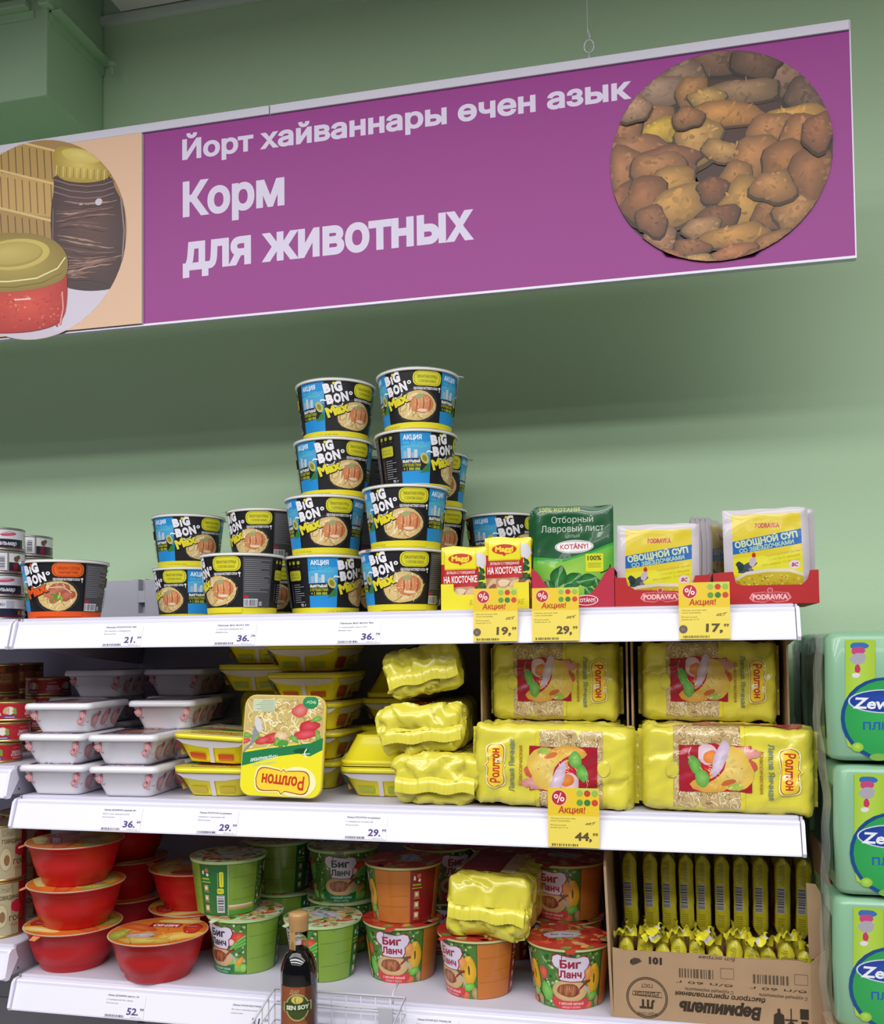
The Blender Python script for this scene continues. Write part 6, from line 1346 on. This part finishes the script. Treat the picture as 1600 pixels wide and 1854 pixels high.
# ------------------------------------------------------------------ paper towel packs at the shelf end
Yz = -.05; zx0 = at(1500, 1300, Yz).x; ZWID = .24; zy = [at(1550, y, Yz).z for y in (1146, 1381, 1625, 1868)]
MINT = mat('mint_film', '#86b493', .28, coat=.4, crease=.6, cscale=9)
zh = (zy[0]-zy[3])/3
def towel():
    t = empty('towel_pack', (0, 0, 0), 'x', 'paper towels'); W1, D1, H = ZWID, .118, zh-.002
    o = loft_rr('film_wrapper', [(W1-.03, D1-.03, 0, .014), (W1-.008, D1-.006, .003, .018), (W1, D1, .010, .020), (W1+.004, D1+.002, H*.5, .022), (W1, D1, H-.010, .020), (W1-.008, D1-.006, H-.003, .018), (W1-.03, D1-.03, H, .014)], MINT, t, seg=8)
    A = Art(); Kz = lambda px, py: (at(px, py, Yz).x-zx0-W1/2, at(px, py, Yz).z-zy[1])
    sc = Kz(1600, 1300)[0]-Kz(1500, 1300)[0]; s = sc/100
    def E(px, py, rx, ry, c, c2=None, n=28, ang=0): x, z = Kz(px, py); A.poly(ell(x, z, rx*s, ry*s, n, ang), c, (x, z+ry*s*.3) if c2 else None, c2)
    A.poly([Kz(1530, 1160), Kz(1584, 1160), Kz(1584, 1300), Kz(1582, 1352), Kz(1556, 1364), Kz(1534, 1352), Kz(1530, 1330)], '#a3c43c', Kz(1556, 1200), '#b0cf50')
    rn = random.Random(4)
    for (px, py, rx, ry, c) in ((1555, 1171, 16, 8, '#3c6cb0'), (1553, 1180, 12, 9, '#c0487c'), (1553, 1194, 15, 11, '#a8a4b0'), (1552, 1212, 5, 9, '#c23a5c'), (1549, 1224, 7, 5, '#dcd8e0')): x, z = Kz(px, py); A.poly(blobpts(x, z, rx*s, ry*s, 0, rn, 14, .15), c)
    E(1602, 1303, 80, 80, '#1c4a86'); E(1607, 1303, 78, 75, '#2f9a50', '#3cae5c'); E(1602, 1271, 67, 23, '#c9d2e6'); E(1604, 1271, 66, 21, '#233f94', '#2c4ca6')
    x, z = Kz(1543, 1283); A.text('Zewa', x, z, 21*s, '#e8ecf6', width=82*s, bold=.03, shear=.18, ang=-.03); x, z = Kz(1562, 1322); A.text('ПЛЮС', x, z, 14*s, '#2c5cae', width=72*s, bold=.03)
    E(1552, 1354, 11, 9, '#8ab83a', '#b4d860'); E(1590, 1372, 16, 7, '#7cae4c')
    A.build('printed_front', lambda u, v: (Vector((u, -(D1/2+.0012), v)), Vector((0, -1, 0))), GLOSS, t, off=3e-4)
    B = Art(); B.rect(-.04, .03, .04, H-.03, '#5f8069'); B.rect(-.036, .04, -.020, H-.04, '#7d9a86'); B.rect(.0, .04, .012, H-.05, '#4c6a5c'); B.poly(ell(-.03, H*.86, .010, .010, 16), '#2c4466'); B.poly(ell(.02, H*.5, .012, .016, 16), '#5c8a6a'); B.poly(ell(-.02, H*.55, .009, .009, 16), '#3c5a7a')  # side bands in dark grey-green, painting in the shade along the stack's flank
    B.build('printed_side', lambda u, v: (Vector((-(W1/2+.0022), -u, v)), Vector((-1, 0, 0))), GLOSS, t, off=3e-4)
    return t
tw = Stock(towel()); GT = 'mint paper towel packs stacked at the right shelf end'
tops = ('top', 'middle', 'bottom')
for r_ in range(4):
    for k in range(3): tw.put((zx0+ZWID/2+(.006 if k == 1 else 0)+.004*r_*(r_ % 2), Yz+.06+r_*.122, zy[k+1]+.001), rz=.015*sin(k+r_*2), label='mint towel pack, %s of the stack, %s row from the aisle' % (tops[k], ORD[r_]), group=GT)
ped = empty('display_stand', (zx0+ZWID/2, .2, -1.65), 'plain stand under the towel packs, below the picture edge', 'stand'); box('stand_body', -.13, .13, -.27, .27, .0005, zy[3]+1.65, CARD, ped)
bm = bmesh.new(); n = 40; r0 = []
for j in range(n+1):
    q = j/n; z = zy[0]+.004-(zy[0]-zy[3])*q; wv = .004*sin(q*19)+.003*sin(q*47)+.012*abs(sin(q*pi*3))*0; r0.append([bm.verts.new((zx0-.004-.004*sin(q*9.4)+wv*.4-.0016*a, Yz+.010+.008*a+.003*sin(q*30+a), z)) for a in range(5)])
for j in range(n):
    for a in range(4): bm.faces.new((r0[j][a], r0[j][a+1], r0[j+1][a+1], r0[j+1][a]))
fo = from_bm('plastic_wrap', bm, mat('clear_wrap', '#dfe8e4', .15, alpha=.24, coat=.5), None, True); setp(fo, 'loose clear plastic wrap hanging down the towel stack edge', 'plastic wrap')

# ------------------------------------------------------------------ wire basket with the soy sauce bottle
WIRE = mat('white_wire', '#c9c8d2', .35); Yb_ = -.030; wx0, wx1 = at(497, 1800, Yb_).x, at(733, 1810, Yb_).x; wz = at(600, 1797, Yb_).z; wz0 = wz-.115; Yf_ = -.205
bk = empty('wire_basket', ((wx0+wx1)/2, Yb_, wz0), 'white wire basket hooked on the lowest rail, holding a bottle', 'basket'); bl_ = bk.location
def wire(name, pts, r): 
    bm = bmesh.new(); tube(bm, [Vector(p)-bl_ for p in pts], r); return from_bm(name, bm, WIRE, bk, True)
wire('rim_wire', [(wx0, Yf_, wz-.045), (wx0, Yb_, wz), (wx1, Yb_, wz), (wx1, Yf_, wz-.045), (wx0, Yf_, wz-.045)], .0021)
wire('rim_wire', [(wx0+.004, Yb_, wz-.020), (wx1-.004, Yb_, wz-.020)], .0016)
wire('hook_wire', [(wx0+.03, Yb_, wz-.01), (wx0+.03, Yb_+.002, wz+.006), (wx0+.03, .004, wz+.012)], .0018); wire('hook_wire', [(wx1-.02, Yb_, wz-.01), (wx1-.02, Yb_+.002, wz+.006), (wx1-.02, .004, wz+.012)], .0018)
n = 9
for k in range(n+1):
    x = wx0+(wx1-wx0)*k/n; wire('grid_wire', [(x, Yb_+.0005, wz), (x, Yb_+.0005, wz0), (x, Yf_, wz0), (x, Yf_, wz-.045)], .0012)
for k in range(1, 5): wire('grid_wire', [(wx0, Yf_, wz-.045-.018*k), (wx0, Yb_, wz-.025*k), (wx1, Yb_, wz-.025*k), (wx1, Yf_, wz-.045-.018*k)], .0012)
for k in range(1, 7): y = Yb_+(Yf_-Yb_)*k/7; wire('grid_wire', [(wx0, y, wz-.045*k/7), (wx0, y, wz0), (wx1, y, wz0), (wx1, y, wz-.045*k/7)], .0012)
xp = at(698, 1840, Yb_-.004).x; loc_box(bk, 'tag_plate', xp-.012, xp+.012, Yb_-.005, Yb_-.002, wz-.10, wz-.016, mat('plate_grey', '#b4b3bd', .4), .001)
Yo = -.085; bo = at(541, 1750, Yo); ztop = at(541, 1651, Yo).z; zl = lambda py: at(541, py, Yo).z
bt = empty('soy_sauce_bottle', (bo.x, Yo, wz0+.0015), 'dark soy sauce bottle with tan cap standing in the wire basket', 'bottle'); zb_b = wz0+.0015
r_ = .0285; Z = lambda py: zl(py)-zb_b
LIQ = mat('soy_sauce', '#07050a', .08, coat=.8, spec=.6); TANC = mat('tan_cap', '#b58c58', .35, coat=.2)
hb_ = Z(1757)
lathe('bottle_body', [(.020, .002), (.026, 0), (r_, .004), (r_, hb_), (r_*.985, hb_+.006), (r_*.90, hb_+.015), (r_*.72, hb_+.027), (.0165, Z(1722)), (.0145, Z(1716))], 48, LIQ, bt)
GL = mat('clear_glass', '#eef3ee', .02, trans=1.0, ior=1.3)
lathe('glass_neck', [(.0148, Z(1718)), (.0140, Z(1700)), (.0136, Z(1680)), (.0125, Z(1680)), (.0128, Z(1700)), (.0134, Z(1717))], 32, GL, bt, cap0=False, cap1=False)
lathe('cap', [(.0142, Z(1684)), (.0150, Z(1682)), (.0152, Z(1664)), (.0158, Z(1662)), (.0158, Z(1656)), (.0150, Z(1652)), (.008, Z(1650.5))], 36, TANC, bt)
prism('cap_strip', [(-.0145, Z(1716)), (-.0065, Z(1716)), (-.0065, Z(1682)), (-.0145, Z(1682))], .0005, TANC, bt, lambda u, v, h: (u, -sqrt(max(0, .0150**2-u*u))-h, v))
A = Art(); rl = r_+.0003; c = lambda x: x
A.rect(-.038, .012, .022, Z(1776), '#5c3424'); A.rect(-.036, .012, .006, Z(1776), '#8c4c2c'); A.text('ДАР', -.018, Z(1788), .006, '#b8906c', width=.014, shear=.2, bold=.02)
zc = Z(1812); xc_ = -.006; x = xc_
for q, cc in ((1.0, '#a8a86c'), (.90, '#3c4a1c')): A.poly(ell(x, zc, .0190*q, .0205*q, 30), cc); A.poly([(x-.0235*q, zc-.007*q), (x+.0235*q, zc-.005*q), (x+.0235*q, zc+.009*q), (x-.0235*q, zc+.007*q)], cc)
A.poly(ell(x, zc+.0115, .0095, .0062, 16), '#c9b04c', (x, zc+.012), '#e0d080'); A.poly(ell(x-.001, zc+.011, .0035, .0045, 12), '#8c8a3c')
A.rect(x-.0200, zc-.0058, x+.0205, zc+.0060, '#2c4420'); A.text('SEN SOY', x+.0005, zc-.0030, .0062, '#dcd8c0', width=.037, al='c', bold=.05, shear=.06, ang=.04)
A.text('соевый', x, zc-.028, .0055, '#a8805c', width=.028, al='c', shear=.3, ang=.05); A.text('соус', x, zc-.037, .005, '#a8805c', width=.018, al='c', shear=.3)
A.build('label', cone_map(rl, rl, 1, rl), GLOSS, bt, cu=.004); bt.rotation_euler = (0, 0, facing(bo.x, Yo, -6))
# dim jars on the shelf below
shelf(0, BW, -3*PITCH-.02, 'dark shelf below the picture edge carrying green glass jars')
GJ = mat('green_jar', '#2c3c1c', .15, coat=.5); jt = empty('glass_jar', (0, 0, 0), 'x', 'jar')
lathe('jar_body', [(.03, 0), (.036, .003), (.037, .02), (.037, .085), (.032, .098), (.030, .102)], 32, GJ, jt); lathe('jar_lid', [(.033, .101), (.034, .102), (.034, .115), (.032, .117)], 32, mat('jar_lid', '#5c5a2c', .35, metal=.6), jt)
js = Stock(jt); Z4 = -3*PITCH-.02+SZ
for k in range(6): js.put((.06+k*.085, .09+.012*(k % 2), Z4), label='dim green jar on the bottom dark shelf, %s from left' % ORD[k], group='green jars under the lowest rail')
